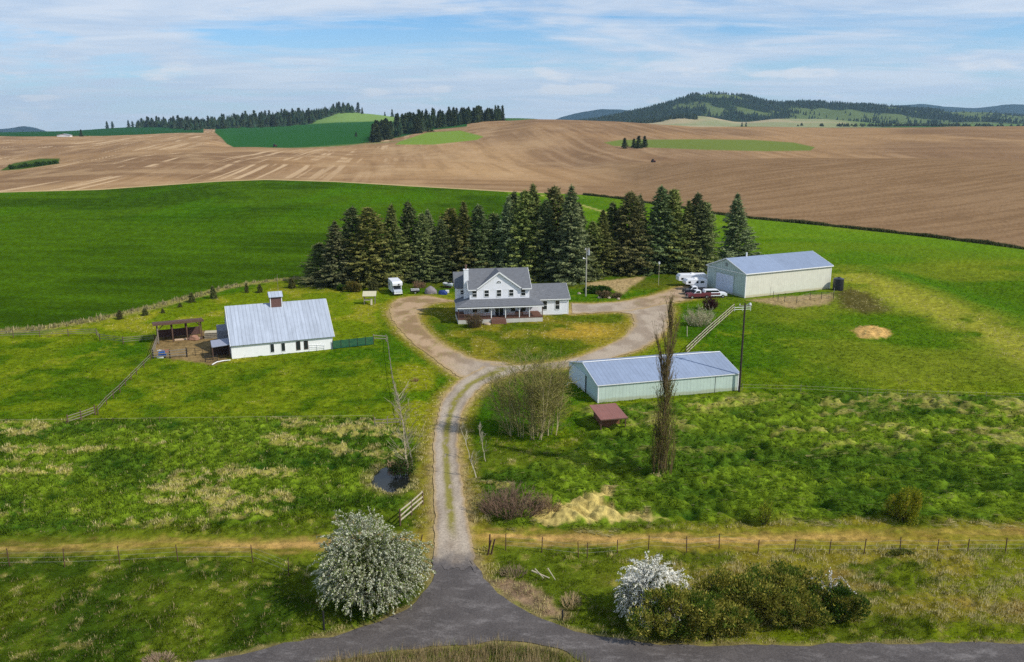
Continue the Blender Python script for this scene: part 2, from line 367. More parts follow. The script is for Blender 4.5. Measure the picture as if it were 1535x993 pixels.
def micro(X, Y, M):
    free = np.clip(np.minimum(M['as'], M['dr'])-.1, 0, 1.2)/1.2
    tus = np.maximum(sstep(1.5, -2, M['tl']), sstep(1.5, -2, M['tr']))
    tn = tuss_noise(X, Y)
    z = tus*((1.5+1.0*sstep(-6, 6, X))*(tn-.62)+.35*(fbm(X/.8, Y/.8, 88, 2)-.5))
    verge = sstep(104, 92, Y)*(1-tus)*sstep(.6, 2.5, M['tk'])
    z = z+verge*(.38*(fbm(X/1.3, Y/1.3, 90, 3)-.5)+.42*(worley(X/1.1+.6*fbm(X/2, Y/2, 91, 2), Y/.95, 92)-.6)*sstep(.35, .6, fbm(X/9, Y/9, 93, 2))+.35*(fbm(X/7, Y/7, 95, 2)-.5))
    z = z+(1-tus)*(1-verge)*(.22*(fbm(X/2.2, Y/1.1, 97, 3)-.5)+.16*(worley(X/1.1, Y/.8, 96)-.6))*sstep(300, 220, Y)*sstep(-.5, 1.5, np.abs(M['wh']))
    z = z*free-.03*(1-free)
    sp = sdf_poly(X, Y, POND); z = np.where(sp < 1.6, z*sstep(0, 1.6, sp)-.9*sstep(1.0, -.8, sp), z)
    sw = sdf_poly(X, Y, STRAWP); z = z+sstep(.5, -1, sw)*.16*(fbm(X/.5, Y/.35, 89, 3)-.5)
    mo = sdf_poly(X, Y, MOUND); z = z+.5*sstep(.3, -2, mo)*(.6+.6*fbm(X/.8, Y/.8, 99, 2))
    ma = sdf_poly(X, Y, MANURE); z = z+.25*sstep(.3, -2, ma)*(fbm(X/.9, Y/.9, 98, 2))
    st = sdf_line(X, Y, DITCH); z = z-.45*np.exp(-(st/.8)**2)*free
    return z
LANE = PX([(752, 285), (800, 291), (850, 301), (905, 318), (960, 338)])
DITCH = PX([(700, 712), (760, 722), (830, 712), (870, 702), (905, 706), (960, 716)])
def ground_col(X, Y, M):
    n1 = fbm(X/22, Y/30, 1, 4); n2 = fbm(X/5, Y/6, 2, 4); n3 = fbm(X/1.1, Y/1.1, 3, 3); n4 = fbm(X/60, Y/60, 4, 3)
    sh = X.shape+(3,)
    pas = np.broadcast_to(S(70, 104, 22), sh).copy()
    pas = mixc(pas, S(104, 122, 30), sstep(.42, .68, n1))
    pas = mixc(pas, S(52, 88, 20), sstep(.5, .3, n2)*.7)
    pas = mixc(pas, S(128, 132, 42), sstep(.56, .76, n2*.6+n3*.4)*.55)
    # right pasture: olive streaks over the slope
    rt = sstep(38, 60, X)*sstep(112, 124, Y)
    pas = mixc(pas, mixc(np.broadcast_to(S(78, 108, 26), sh), S(112, 124, 44), sstep(.4, .65, fbm(X/26+Y/40, Y/22, 6, 3))), rt*.8)
    kn = np.exp(-(sdf_line(X, Y, KNOLL)/9)**2)*sstep(76, 90, X)*sstep(300, 230, Y)
    pas = mixc(pas, S(156, 154, 70), kn*.9*sstep(.25, .6, n2+.1))
    vg = sdf_poly(X, Y, VALLEY_G); pas = mixc(pas, S(66, 108, 28), sstep(6, -6, vg)*.6)
    # mown yard behind the white barn
    yd = sdf_poly(X, Y, YARD); ycol = mixc(np.broadcast_to(S(106, 124, 28), sh), S(138, 138, 46), sstep(.45, .7, n2))
    pas = mixc(pas, ycol, sstep(2, -2, yd)*.85)
    vd = sdf_poly(X, Y, VERGE_D); pas = mixc(pas, mixc(np.broadcast_to(S(88, 116, 22), sh), S(128, 132, 34), sstep(.4, .62, n2)), sstep(1.5, -1.5, vd)*.85)
    isl = sdf_poly(X, Y, ISLAND); icol = mixc(np.broadcast_to(S(84, 100, 28), sh), S(122, 118, 44), sstep(.38, .66, n2))
    icol = mixc(icol, S(56, 92, 24), sstep(.55, .35, n1)*.6)
    yy = np.exp(-(((X-ISL_YEL[0])/7)**2+((Y-ISL_YEL[1])/6)**2)); icol = mixc(icol, S(168, 142, 66), np.clip(yy*1.2, 0, 1)*sstep(.3, .6, n2+.1))
    pas = mixc(pas, icol, sstep(.5, -1, isl))
    # strip under and behind the spruces
    duff = sstep(190, 197, Y)*sstep(222, 212, Y)*sstep(62, 50, X)*sstep(-62, -50, X)
    pas = mixc(pas, S(84, 88, 36), duff*.7*sstep(.3, .6, n2+.1))
    far = sstep(225, 245, Y)
    fc = mixc(np.broadcast_to(S(80, 116, 30), sh), S(100, 134, 40), sstep(.4, .6, n4))
    pas = mixc(pas, fc, far*.6)
    # tussock pastures
    tus = np.maximum(sstep(1.5, -1.5, M['tl']+2.5*(n2-.5)), sstep(1.5, -1.5, M['tr']+2.5*(n2-.5)))
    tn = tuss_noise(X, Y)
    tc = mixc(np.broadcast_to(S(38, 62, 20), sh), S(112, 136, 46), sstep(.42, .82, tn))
    tc = mixc(tc, S(40, 78, 30), sstep(.62, .38, fbm(X/9, Y/6, 12, 3))*.6)
    straw = sstep(.575, .66, fbm(X/9, Y/3.2, 14, 4)+.10*(tn-.6))*sstep(.40, .52, fbm(X/1.3, Y/.8, 15, 3)); straw = np.maximum(straw, np.exp(-((M['tr']+3.5)/3.0)**2)*sstep(100, 106, Y)*sstep(.52, .62, fbm(X/2.6, Y/1.0, 16, 3)))
    rb = sstep(.05, .0, np.abs(M['tr']+4)/90)*sstep(100, 108, Y)
    straw = np.clip(straw*(1+.0*rb), 0, 1)*np.where(X > 0, sstep(86, 100, Y)*.7, .85)
    tc = mixc(tc, S(184, 170, 112), straw*.65)
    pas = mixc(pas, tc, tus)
    # foreground roadside
    fg = sstep(100, 92, Y+3*(n2-.5))*(1-tus)
    fl = mixc(np.broadcast_to(S(62, 84, 28), sh), S(92, 108, 36), sstep(.35, .65, n2))
    fr = mixc(np.broadcast_to(S(86, 100, 34), sh), S(124, 116, 48), sstep(.4, .62, fbm(X/8, Y/5, 21, 4)))
    fr = mixc(fr, S(134, 112, 66), sstep(.58, .72, fbm(X/10+3, Y/4, 22, 4))*.8)
    fr = mixc(fr, S(108, 124, 28), sstep(.5, .7, fbm(X/9, Y/7, 23, 3))*.6)
    fcol = mixc(fl, fr, sstep(5, 14, X)); fcol = mixc(fcol, S(150, 132, 88), sstep(.66, .8, n3)*.35)
    pas = mixc(pas, fcol, fg)
    # dirt farm track along the wire fence
    tkw = 1.2+.8*(fbm(X/9, Y/9, 24, 2)-.5); tl = sstep(tkw+.9, tkw-.5, M['tk']+1.2*(n3-.5))
    ruts = .65+.35*sstep(.2, .7, np.abs(M['tk']-.9))
    tcol = mixc(np.broadcast_to(S(188, 152, 104), sh), S(132, 124, 52), sstep(.5, .68, fbm(X/4, Y/.9, 25, 3))*.75)
    near = sstep(46, 12, np.abs(X+2)); pas = mixc(pas, tcol, tl*(.5+.45*near)*ruts)
    pas = mixc(pas, S(120, 124, 44), sstep(3.6, 1.2, M['tk'])*.35*(1-tl)*(1-tus*.3))
    # wheat
    wn = fbm(X/60, Y/40, 26, 3)
    tram = sstep(.86, .96, np.abs(np.sin((Y+.18*X+6*fbm(X/90, Y/90, 28, 2))*PI/13.5)))
    wcol = mixc(np.broadcast_to(S(52, 78, 18), sh), S(68, 97, 22), sstep(.35, .65, wn))
    wcol = mixc(wcol, S(66, 112, 14), sstep(.5, .8, fbm(X/25, Y/120, 27, 3))*.45*sstep(200, 400, Y))
    wcol = mixc(wcol, S(84, 124, 30), tram*.18)
    wcol = wcol*(.84+.32*fbm(X/9+Y*.12, Y/1.5, 29, 4))[..., None]*(.9+.2*fbm(X/4, Y/4, 39, 3))[..., None]
    wf = sstep(.8, -.8, M['wh']); pas = mixc(pas, wcol, wf)
    dg = sdf_line(X, Y, BOUND); dgw = 1.9+1.4*(fbm(X/6, Y/6, 30, 2)-.5)
    pas = mixc(pas, S(146, 138, 92), sstep(dgw+.6, dgw-.6, dg)*.8)
    ln = sdf_line(X, Y, LANE); pas = mixc(pas, S(176, 168, 116), sstep(1.6, .5, ln)*.8)
    hd = np.interp(X/np.maximum(Y, 1), UU, LY[0])-Y
    # bare places
    e = n3*1.4-.7
    pas = mixc(pas, mixc(np.broadcast_to(S(150, 128, 98), sh), S(120, 100, 74), n2), sstep(.8, -.8, sdf_poly(X, Y, CORRAL)+e))
    pas = mixc(pas, S(160, 138, 112), sstep(1, -1, sdf_poly(X, Y, PADDOCK)+e)*.9)
    pas = mixc(pas, S(82, 72, 50), sstep(2.5, -2, sdf_poly(X, Y, MANURE)+2*e)*.85)
    pas = mixc(pas, S(196, 160, 112), sstep(.5, -.5, sdf_poly(X, Y, MOUND)+e))
    pas = mixc(pas, S(172, 150, 118), sstep(.8, -.8, sdf_poly(X, Y, GRAVEL)+e))
    pas = mixc(pas, S(200, 180, 126), sstep(.6, -.3, sdf_poly(X, Y, STRAWP)+1.6*e)*.95)
    pas = mixc(pas, S(140, 118, 100), sstep(.5, -.5, sdf_poly(X, Y, VERGE)+e))
    pas = mixc(pas, S(60, 50, 36), sstep(.7, .0, sdf_poly(X, Y, POND)))
    pas = mixc(pas, S(124, 110, 78), sstep(2.4, .9, sdf_poly(X, Y, POND)+e)*.5)
    pas = mixc(pas, S(34, 52, 20), np.exp(-(sdf_line(X, Y, DITCH)/.7)**2)*.6)
    # shoulders of the drive and of the road
    dd = M['dr']+1.2*(n2-.5)+.8*(n3-.5)
    pas = mixc(pas, S(150, 132, 62), sstep(2.6, .8, dd)*.55)
    pas = mixc(pas, S(172, 150, 116), sstep(1.1, .0, dd)*.85)
    da = M['as']+1.0*(n3-.5)
    pas = mixc(pas, S(138, 124, 94), sstep(.75, .1, da)*.8)
    pas = pas*(.72+.56*n3)[..., None]*(1+tus*.5*(fbm(X/.45, Y/.45, 17, 2)-.5))[..., None]; g_ = np.clip((pas[..., 1]-pas[..., 2])/(pas[..., 1]+1e-4), 0, 1)
    out = pas*np.array([.90, .88, .86]); out[..., 2] *= 1-.5*g_; return out
# ---- far land colours: pixel regions carried on to the land by column and distance
def far_col(u, Y, X, pxx, pyy):
    sh = X.shape+(3,)
    Yk = [np.interp(u, UU, LY[k]) for k in range(NL)]
    a = fbm(X/160, Y/220, 50, 4)
    br = mixc(np.broadcast_to(S(156, 128, 96), sh), S(134, 109, 84), sstep(.38, .66, a)); vl = sstep(.05, -.01, u)*sstep(-.16, -.06, u)*sstep(.18, .3, (Y-Yk[0])/Yk[0])*sstep(1.6, .9, (Y-Yk[0])/Yk[0]); br = mixc(br, S(184, 154, 116), vl*.6)
    st1 = fbm(X/9+Y/60, Y/150, 51, 3)                     # tillage passes running away
    st2 = fbm(X/220, (Y+.25*X)/13, 52, 3)                 # passes running across
    wdir = sstep(.42, .58, fbm(X/300, Y/260, 53, 2)+.12*sstep(0, -300, X))
    stk = st1*wdir+st2*(1-wdir)
    br = mixc(br, S(176, 150, 120), sstep(.45, .8, stk)*.36)
    br = mixc(br, S(112, 88, 66), sstep(.5, .2, stk)*.28); br = br*(.86+.28*fbm(X/6, Y/9, 56, 4))[..., None]
    st3 = sstep(.60, .68, fbm(X/5+Y/40, Y/300, 57, 3))*sstep(-60, -220, X)*sstep(.45, .6, fbm(X/90, Y/70, 58, 3)); br = mixc(br, S(206, 182, 150), st3*.75)
    br = mixc(br, S(186, 160, 126), sstep(.52, .75, fbm(X/40, Y/50, 54, 5))*.45*sstep(300, -100, X))
    rightf = sstep(.05, .2, u)*sstep(900, 650, Y)         # near right slope, duller and finer
    br = mixc(br, mixc(np.broadcast_to(S(140, 116, 90), sh), S(122, 99, 75), sstep(.35, .65, fbm((X+.9*Y)/46, (Y-.55*X)/3.2, 55, 5))), rightf*.85)
    edge = (Y-Yk[0])/Yk[0]
    br = mixc(br, S(188, 170, 128), sstep(.022, .008, edge)*sstep(.08, -.02, u)*.8)
    br = mixc(br, S(60, 70, 34), sstep(.018, .006, edge)*sstep(.07, .1, u))
    c = br
    gr = S(44, 92, 44); lg = S(118, 146, 62)
    def inside(poly): return sstep(.7, -.7, sdf_poly(pxx, pyy, poly))
    seen = sstep(1230, 1290, Y)
    c = mixc(c, gr, inside([(322, 199), (332, 207), (340, 216), (352, 222), (430, 226), (520, 219), (556, 213), (600, 206), (640, 196), (700, 190), (700, 160), (322, 170)])*seen)
    c = mixc(c, lg, inside([(592, 217), (600, 212), (640, 199), (690, 196), (725, 205), (715, 210), (650, 217)])*sstep(1050, 1100, Y))
    c = mixc(c, S(110, 124, 70), inside([(410, 226), (430, 223), (560, 214), (640, 208), (560, 219), (480, 226), (430, 229)])*.8*seen)
    c = mixc(c, S(108, 124, 62), inside([(905, 214), (930, 210), (1050, 209), (1130, 210), (1190, 214), (1222, 221), (1215, 226), (1150, 227), (1060, 225), (960, 221), (920, 219)])*sstep(850, 900, Y)*sstep(1500, 1400, Y))
    c = mixc(c, S(70, 92, 36), inside([(0, 256), (20, 245), (60, 238), (90, 238), (86, 248), (40, 254)])*sstep(820, 860, Y)*sstep(1300, 1200, Y))
    # meadow wedge with a pale lane behind the spruces
    c = mixc(c, S(120, 140, 72), sstep(.10, .06, edge)*sstep(.0, .03, u+.02)*sstep(.09, .06, u)*.0)
    b5 = (Y > Yk[4]).astype(float)
    far1 = mixc(np.broadcast_to(S(38, 82, 42), sh), S(120, 150, 84), sstep(-.28, -.2, u)*sstep(-.02, -.08, u))
    c = mixc(c, far1, sstep(0, 1, (Y-Yk[4])/60)*np.where(u < .04, 1, 0)*np.where((u > -.36), sstep(0, 1, (Y-Yk[5]-100)/60), 1))
    c = mixc(c, S(70, 104, 58), sstep(0, 1, (Y-Yk[4])/60)*sstep(-.02, 0, u))
    pale = mixc(np.broadcast_to(S(142, 148, 112), sh), S(168, 158, 128), sstep(.4, .6, fbm(X/300, Y/200, 60, 3)))
    c = mixc(c, pale, sstep(2700, 2800, Y)*sstep(.08, .12, u)*sstep(.46, .38, u))
    c = mixc(c, S(96, 120, 70), sstep(2900, 3000, Y)*sstep(.36, .42, u))
    mt = fbm(X/260, Y/420, 61, 4)
    mcol = mixc(np.broadcast_to(S(38, 54, 32), sh), S(92, 108, 66), sstep(.50, .56, mt+.035*sstep(.2, .4, u))*sstep(.10, .2, u))
    c = mixc(c, mcol, sstep(0, 1, (Y-Yk[8]+200)/200))
    c = mixc(c, S(32, 52, 58), sstep(7000, 8000, Y))  # farthest ridges bluer: haze tint put into the land colour
    return c*np.array([.93, .875, .79])
# ---- build the grid sheets
cols_u = np.concatenate([np.linspace(-1.25, -.74, 30, endpoint=False), np.linspace(-.74, .74, 1330), np.linspace(.74, 1.25, 31)[1:]])
def sheet(name, Yrows, colf, hf, mat, kind='structure', smooth=True):
    nr, nc = Yrows.shape; U = np.broadcast_to(cols_u, Yrows.shape); X = U*Yrows; Y = Yrows
    Z = hf(X, Y, U); C = colf(X, Y, Z, U)
    me = bpy.data.meshes.new(name); nv = nr*nc
    co = np.stack([X, Y, Z], -1).astype(np.float32).reshape(-1)
    me.vertices.add(nv); me.vertices.foreach_set('co', co)
    idx = np.arange(nv).reshape(nr, nc)
    q = np.stack([idx[:-1, :-1], idx[:-1, 1:], idx[1:, 1:], idx[1:, :-1]], -1).reshape(-1, 4).astype(np.int32); nq = len(q)
    me.loops.add(nq*4); me.polygons.add(nq)
    me.loops.foreach_set('vertex_index', q.ravel()); me.polygons.foreach_set('loop_start', np.arange(0, nq*4, 4, dtype=np.int32)); me.polygons.foreach_set('loop_total', np.full(nq, 4, np.int32))
    if smooth: me.polygons.foreach_set('use_smooth', np.ones(nq, bool))
    at = me.attributes.new('Col', 'FLOAT_COLOR', 'POINT'); cc = np.ones((nv, 4), np.float32); cc[:, :3] = C.reshape(-1, 3); at.data.foreach_set('color', cc.ravel())
    me.update(); me.materials.append(mat); o = link(name, me); tag(o, kind=kind); return o
def land_mat(name, fine, bumpd, amt=.35, big=0):
    m, nt, b = newmat(name); L = nt.links.new
    a = N(nt, 'ShaderNodeAttribute', attribute_name='Col'); tc = N(nt, 'ShaderNodeNewGeometry')
    nz = N(nt, 'ShaderNodeTexNoise', i_Scale=fine, i_Detail=7.0, i_Roughness=.78); L(tc.outputs['Position'], nz.inputs['Vector'])
    f = ramp(nt, nz.outputs[0], [(.34, (1-amt,)*3), (.66, (1+amt,)*3)])
    c = mix(nt, a.outputs['Color'], f, 1.0, 'MULTIPLY')
    bp = N(nt, 'ShaderNodeBump', i_Strength=.8, i_Distance=bumpd); L(nz.outputs[0], bp.inputs['Height']); L(bp.outputs[0], b.inputs['Normal'])
    L(c, b.inputs['Base Color']); b.inputs['Roughness'].default_value = 1.0; b.inputs['Specular IOR Level'].default_value = .0
    return m
M_GROUND = land_mat('grass_ground', 1.1, .30, .42)
M_FIELD = land_mat('tilled_soil', .35, .45, .16)
M_FAR = land_mat('distant_land', .05, 2.0, .15)
Y1c = np.interp(cols_u, UU, LY[0])
t = np.linspace(0, 1, 540)[:, None]
Ynear = 1/((1-t)/46.0+t/Y1c[None, :])
pre = np.linspace(8, 46, 12, endpoint=False)[:, None]*np.ones((1, len(cols_u)))
Ynear = np.concatenate([pre, Ynear], 0)
_M = {}
def near_h(X, Y, U):
    M = ground_masks(X, Y); _M['m'] = M
    return base_h(X, Y)*sstep(1.0, .88, Y/Y1c[None, :])+micro(X, Y, M)*sstep(1, .985, Y/Y1c[None, :])
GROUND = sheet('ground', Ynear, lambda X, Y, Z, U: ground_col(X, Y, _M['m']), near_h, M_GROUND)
def rows_between(k, n):
    a = np.interp(cols_u, UU, LY[k]); b = np.interp(cols_u, UU, LY[k+1]); tt = np.linspace(0, 1, n)[:, None]
    return a[None]*(1-tt)+b[None]*tt
def stack(spec):
    out = []
    for i, (k, n) in enumerate(spec):
        r = rows_between(k, n); out.append(r if i == 0 else r[1:])
    return np.concatenate(out, 0)
def fcol(X, Y, Z, U):
    px, py = px_of(X, Y, Z); return far_col(U, Y, X, px, py)
fh = lambda X, Y, U: far_h(U, Y)
HILLS = sheet('hills', stack([(0, 90), (1, 24), (2, 34), (3, 40)]), fcol, fh, M_FIELD)
FARH = sheet('far_hills', stack([(4, 14), (5, 26), (6, 14), (7, 8), (8, 60)]), fcol, fh, M_FAR)
MNT = sheet('mountains', stack([(9, 8), (10, 24), (11, 5)]), fcol, fh, M_FAR)
# ---- road and drive ribbons
def rough_poly(poly, amp, sc, seed):
    out = []; poly = resample(poly+[poly[0]], .6)[:-1]
    cxm = sum(p[0] for p in poly)/len(poly)
    for i, (x, y) in enumerate(poly):
        n = float(fbm(np.array([x*sc]), np.array([y*sc]), seed, 3)[0])-.5; m = float(fbm(np.array([x*sc+50]), np.array([y*sc]), seed+5, 3)[0])-.5
        out.append((x+amp*n, y+amp*m))
    return out
def road_mat():
    m, nt, b = newmat('asphalt'); L = nt.links.new; g = N(nt, 'ShaderNodeNewGeometry')
    n1 = N(nt, 'ShaderNodeTexNoise', i_Scale=.35, i_Detail=6.0, i_Roughness=.7); n2 = N(nt, 'ShaderNodeTexNoise', i_Scale=9.0, i_Detail=5.0, i_Roughness=.8)
    mp = N(nt, 'ShaderNodeMapping'); mp.inputs['Scale'].default_value = (.7, 1.4, 1); mp.inputs['Rotation'].default_value = (0, 0, .5)
    n3 = N(nt, 'ShaderNodeTexNoise', i_Scale=.5, i_Detail=5.0, i_Roughness=.75)
    L(g.outputs['Position'], n1.inputs['Vector']); L(g.outputs['Position'], n2.inputs['Vector']); L(g.outputs['Position'], mp.inputs[0]); L(mp.outputs[0], n3.inputs['Vector'])
    c = ramp(nt, n1.outputs[0], [(.3, (.062, .053, .049)), (.7, (.102, .088, .080))])
    c = mix(nt, c, (.19, .17, .158), ramp(nt, n3.outputs[0], [(.5, (0, 0, 0)), (.75, (1, 1, 1))]))
    c = mix(nt, c, ramp(nt, n2.outputs[0], [(.35, (.6,)*3), (.65, (1.4,)*3)]), 1.0, 'MULTIPLY')
    vo = N(nt, 'ShaderNodeTexVoronoi', feature='DISTANCE_TO_EDGE', i_Scale=.22); 
    nw = N(nt, 'ShaderNodeTexNoise', i_Scale=.8, i_Detail=4.0); L(g.outputs['Position'], nw.inputs['Vector'])
    vm = N(nt, 'ShaderNodeVectorMath', operation='ADD'); L(g.outputs['Position'], vm.inputs[0]); L(nw.outputs['Color'], vm.inputs[1]); L(vm.outputs[0], vo.inputs['Vector'])
    c = mix(nt, (.035, .033, .032), c, ramp(nt, vo.outputs['Distance'], [(.0, (.55,)*3), (.006, (1, 1, 1))]))
    L(c, b.inputs['Base Color']); b.inputs['Roughness'].default_value = .85; b.inputs['Specular IOR Level'].default_value = .3
    return m
rp = rough_poly(ASPH, .9, .7, 200)
tri = geometry.tessellate_polygon([[Vector((x, y, 0)) for x, y in rp]])
me = bpy.data.meshes.new('road'); me.from_pydata([(x, y, .03) for x, y in rp], [], [tuple(q) for q in tri]); me.materials.append(road_mat())
ROAD = link('road', me); tag(ROAD, kind='structure')
def drive(name, pr, z, colfn, nacross=15, seed=0):
    A = PX([a for a, b in pr], 0, 14); B = PX([b for a, b in pr], 0, 14); n = len(A)
    A = np.array(A); B = np.array(B)
    wA = (fbm(A[:, 0]*.8, A[:, 1]*.8, seed+300, 3)-.5)*.16; wB = (fbm(B[:, 0]*.8, B[:, 1]*.8, seed+310, 3)-.5)*.16
    s = np.linspace(0, 1, nacross)[None, :]
    s2 = wA[:, None]*(1-s)+s*(1+wB[:, None])+0*s
    X = A[:, :1]*(1-s2)+B[:, :1]*s2; Y = A[:, 1:]*(1-s2)+B[:, 1:]*s2
    if seed == 4: Y = Y-(np.linspace(1, 0, 16)[:, None]*(3.2*fbm(X[:16]*1.3, X[:16]*0, 340, 3)-1.2) if False else 0); Y[:30] += np.linspace(1, 0, 30)[:, None]*(1.8*fbm(X[:1]*1.6, X[:1]*0+3, 340, 3)-.9)
    C = colfn(X, Y, np.broadcast_to(s, X.shape)); Z = np.full(X.shape, z)
    me = bpy.data.meshes.new(name); idx = np.arange(X.size).reshape(X.shape)
    q = np.stack([idx[:-1, :-1], idx[:-1, 1:], idx[1:, 1:], idx[1:, :-1]], -1).reshape(-1, 4)
    me.from_pydata(np.stack([X, Y, Z], -1).reshape(-1, 3).tolist(), [], q.tolist())
    at = me.attributes.new('Col', 'FLOAT_COLOR', 'POINT'); cc = np.ones((X.size, 4), np.float32); cc[:, :3] = C.reshape(-1, 3); at.data.foreach_set('color', cc.ravel())
    me.materials.append(M_DRIVE); o = link(name, me); tag(o, kind='structure'); return o
M_DRIVE = land_mat('gravel', 5.0, .05, .34)
def stem_col(X, Y, s):
    g = S(162, 148, 130); n = fbm(X/1.2, Y/3.5, 320, 4); n0 = fbm(X/.6, Y/.6, 322, 3)
    c = mixc(np.broadcast_to(g, X.shape+(3,)), S(138, 124, 108), sstep(.4, .65, n))
    yt = sstep(70, 77, Y)*sstep(136, 122, Y)
    mid = np.exp(-((s-.5)/.12)**2)*yt*sstep(.28, .5, n0+.12)
    c = mixc(c, S(126, 120, 52), np.clip(mid*1.3, 0, 1)*.9); ruts = np.exp(-((np.abs(s-.5)-.25)/.1)**2); c = mixc(c, S(180, 168, 150), ruts*.35)
    ed = np.maximum(sstep(.14, .0, s), sstep(.86, 1.0, s)); c = mixc(c, S(166, 142, 100), ed*.8)
    c = mixc(c, S(95, 90, 88), sstep(70, 65.8, Y+2.0*(n0-.5)+2.0*(n-.5)))
    return c
def br_col(dirt):
    def f(X, Y, s):
        n = fbm(X/2.5, Y/4, 330, 4); n0 = fbm(X/.8, Y/1.0, 332, 3)
        c = mixc(np.broadcast_to(S(168, 154, 136), X.shape+(3,)), S(148, 133, 116), sstep(.4, .65, n))
        d = dirt(X, Y, s); c = mixc(c, mixc(np.broadcast_to(S(170, 144, 114), X.shape+(3,)), S(140, 116, 86), sstep(.4, .6, n)), d)
        g = sstep(.6, .75, n0)*d; c = mixc(c, S(128, 124, 62), g*.4)
        ed = np.maximum(sstep(.16, .0, s), sstep(.84, 1.0, s)); return mixc(c, S(164, 140, 96), ed*.8)
    return f
drive('driveway', LBR, .040, br_col(lambda X, Y, s: sstep(-4, -14, X)), 15, 1)
drive('driveway', RBR, .046, br_col(lambda X, Y, s: np.zeros_like(X)+.1), 15, 2)
drive('driveway', SPUR, .052, br_col(lambda X, Y, s: sstep(18, 34, X)*.8), 15, 3)
drive('driveway', STEM, .058, stem_col, 41, 4)
# pond
pp = [(x, y) for x, y in POND]; cxp = sum(p[0] for p in pp)/len(pp); cyp = sum(p[1] for p in pp)/len(pp)
m_w, ntw, bw = newmat('pond_water'); bw.inputs['Base Color'].default_value = (.012, .014, .012, 1); bw.inputs['Roughness'].default_value = .04; bw.inputs['IOR'].default_value = 1.33
nzw = N(ntw, 'ShaderNodeTexNoise', i_Scale=6.0, i_Detail=2.0); bpw = N(ntw, 'ShaderNodeBump', i_Strength=.12, i_Distance=.02); ntw.links.new(nzw.outputs[0], bpw.inputs['Height']); ntw.links.new(bpw.outputs[0], bw.inputs['Normal'])
me = bpy.data.meshes.new('pond_water'); vv = [(cxp+(x-cxp)*1.25, cyp+(y-cyp)*1.25, -.16) for x, y in pp]; me.from_pydata(vv, [], [tuple(range(len(vv)))]); me.materials.append(m_w)
tag(link('pond_water', me), kind='structure')
# ================================================================== BUILDINGS AND PROPS
SIDING = pmat('white_siding', S(232, 233, 236), .6, .05, .8, wave=('Z', 2.2, .12, .02), dirt=(S(205, 203, 198), 1.2, .60))
WHITE = pmat('white_paint', S(232, 232, 230), .5, .05, 2)
SHINGLE = pmat('shingle_roof', S(102, 104, 108), .95, .3, 3, bump=.02, bscale=12, stretch=(.5, 1, 3), dirt=(S(138, 138, 142), 2.2, .60))
GLASS = glass_mat('window_glass'); DECK = pmat('deck_wood', S(110, 78, 64), .85, .2, 3)
CONC = pmat('concrete', S(196, 192, 182), .9, .12, 1.5, dirt=(S(150, 146, 136), 1.0, .6))
DARK = pmat('dark_metal', S(42, 40, 40), .6, .2, 3); STEEL = pmat('galvanised_steel', S(170, 174, 178), .45, .1, 3, metal=.3)
BROWNW = pmat('brown_wood', S(96, 74, 60), .9, .25, 3, stretch=(1, 1, .3)); GREYW = pmat('weathered_wood', S(132, 122, 108), .95, .25, 3)
PALEW = pmat('pale_wood', S(178, 168, 144), .9, .2, 3); RUBBER = pmat('rubber', S(28, 28, 28), .9, .1, 5)
CHROME = pmat('bright_metal', S(190, 190, 192), .3, .05, 3, metal=.6)
def window(parent, x, z, w, h, y, face='y-', rails=1, name='window'):
    """white casing with dark pane; wall plane at local y (or x) = y"""
    f = MB(); t = .09; g = MB(); pr = .06
    def b(m, a0, a1, c0, c1, d0, d1):
        if face == 'y-': m.box(a0, a1, y-d1, y-d0, c0, c1)
        elif face == 'x-': m.box(y-d1, y-d0, a0, a1, c0, c1)
        else: m.box(y+d0, y+d1, a0, a1, c0, c1)
    x0, x1, z0, z1 = x-w/2, x+w/2, z-h/2, z+h/2
    b(f, x0-t, x0, z0-t, z1+t, -.02, pr); b(f, x1, x1+t, z0-t, z1+t, -.02, pr); b(f, x0, x1, z1, z1+t, -.02, pr); b(f, x0, x1, z0-t, z0, -.02, pr+.03)
    for k in range(rails): zz = z0+(z1-z0)*(k+1)/(rails+1); b(f, x0, x1, zz-.035, zz+.035, .012, pr-.01)
    b(g, x0, x1, z0, z1, -.01, .01)
    o = f.build(name, WHITE, parent); g.build('pane', GLASS, o); return o
# ---------------------------------------------------------------- farmhouse
hx, hy = -10.3, 157.8
house = thing('farmhouse', 'white two-storey farmhouse with grey shingle roofs and a porch, before the spruces', 'house', (hx, hy, 0), R(8.5))
X0, X1, Y0, Y1 = 2.4, 14.3, 2.6, 11.6; FL = 1.0; EV = 6.7; RH = 9.7; YM = (Y0+Y1)/2; XM = (X0+X1)/2-.15
w = MB(); w.prism([(Y0, 0), (Y1, 0), (Y1, EV-.3), (YM, RH-.3), (Y0, EV-.3)], X0, X1, 'x'); GH = 3.55
w.build('wall', SIDING, house)
w = MB(); w.prism([(XM-GH-.3, EV-.6), (XM+GH+.3, EV-.6), (XM+GH+.3, EV-.2), (XM, RH-.2), (XM-GH-.3, EV-.2)], Y0-.012, Y0+.2, 'y'); w.build('front_gable', SIDING, house)
r = MB()
yo = YM+(YM-Y0+.5); zo = EV-.05-.32
r.slab([(X0-.35, yo, zo), (X1+.35, yo, zo), (X1+.35, YM, RH), (X0-.35, YM, RH)], .16)
yo = YM-(YM-Y0+.5)
r.slab([(X0-.35, yo, zo), (XM-GH-.85, yo, zo), (XM-.12, YM, RH), (X0-.35, YM, RH)], .16)
r.slab([(XM+GH+.85, yo, zo), (X1+.35, yo, zo), (X1+.35, YM, RH), (XM+.12, YM, RH)], .16)
ro = r.build('roof', SHINGLE, house)
r = MB(); yb = YM+.05
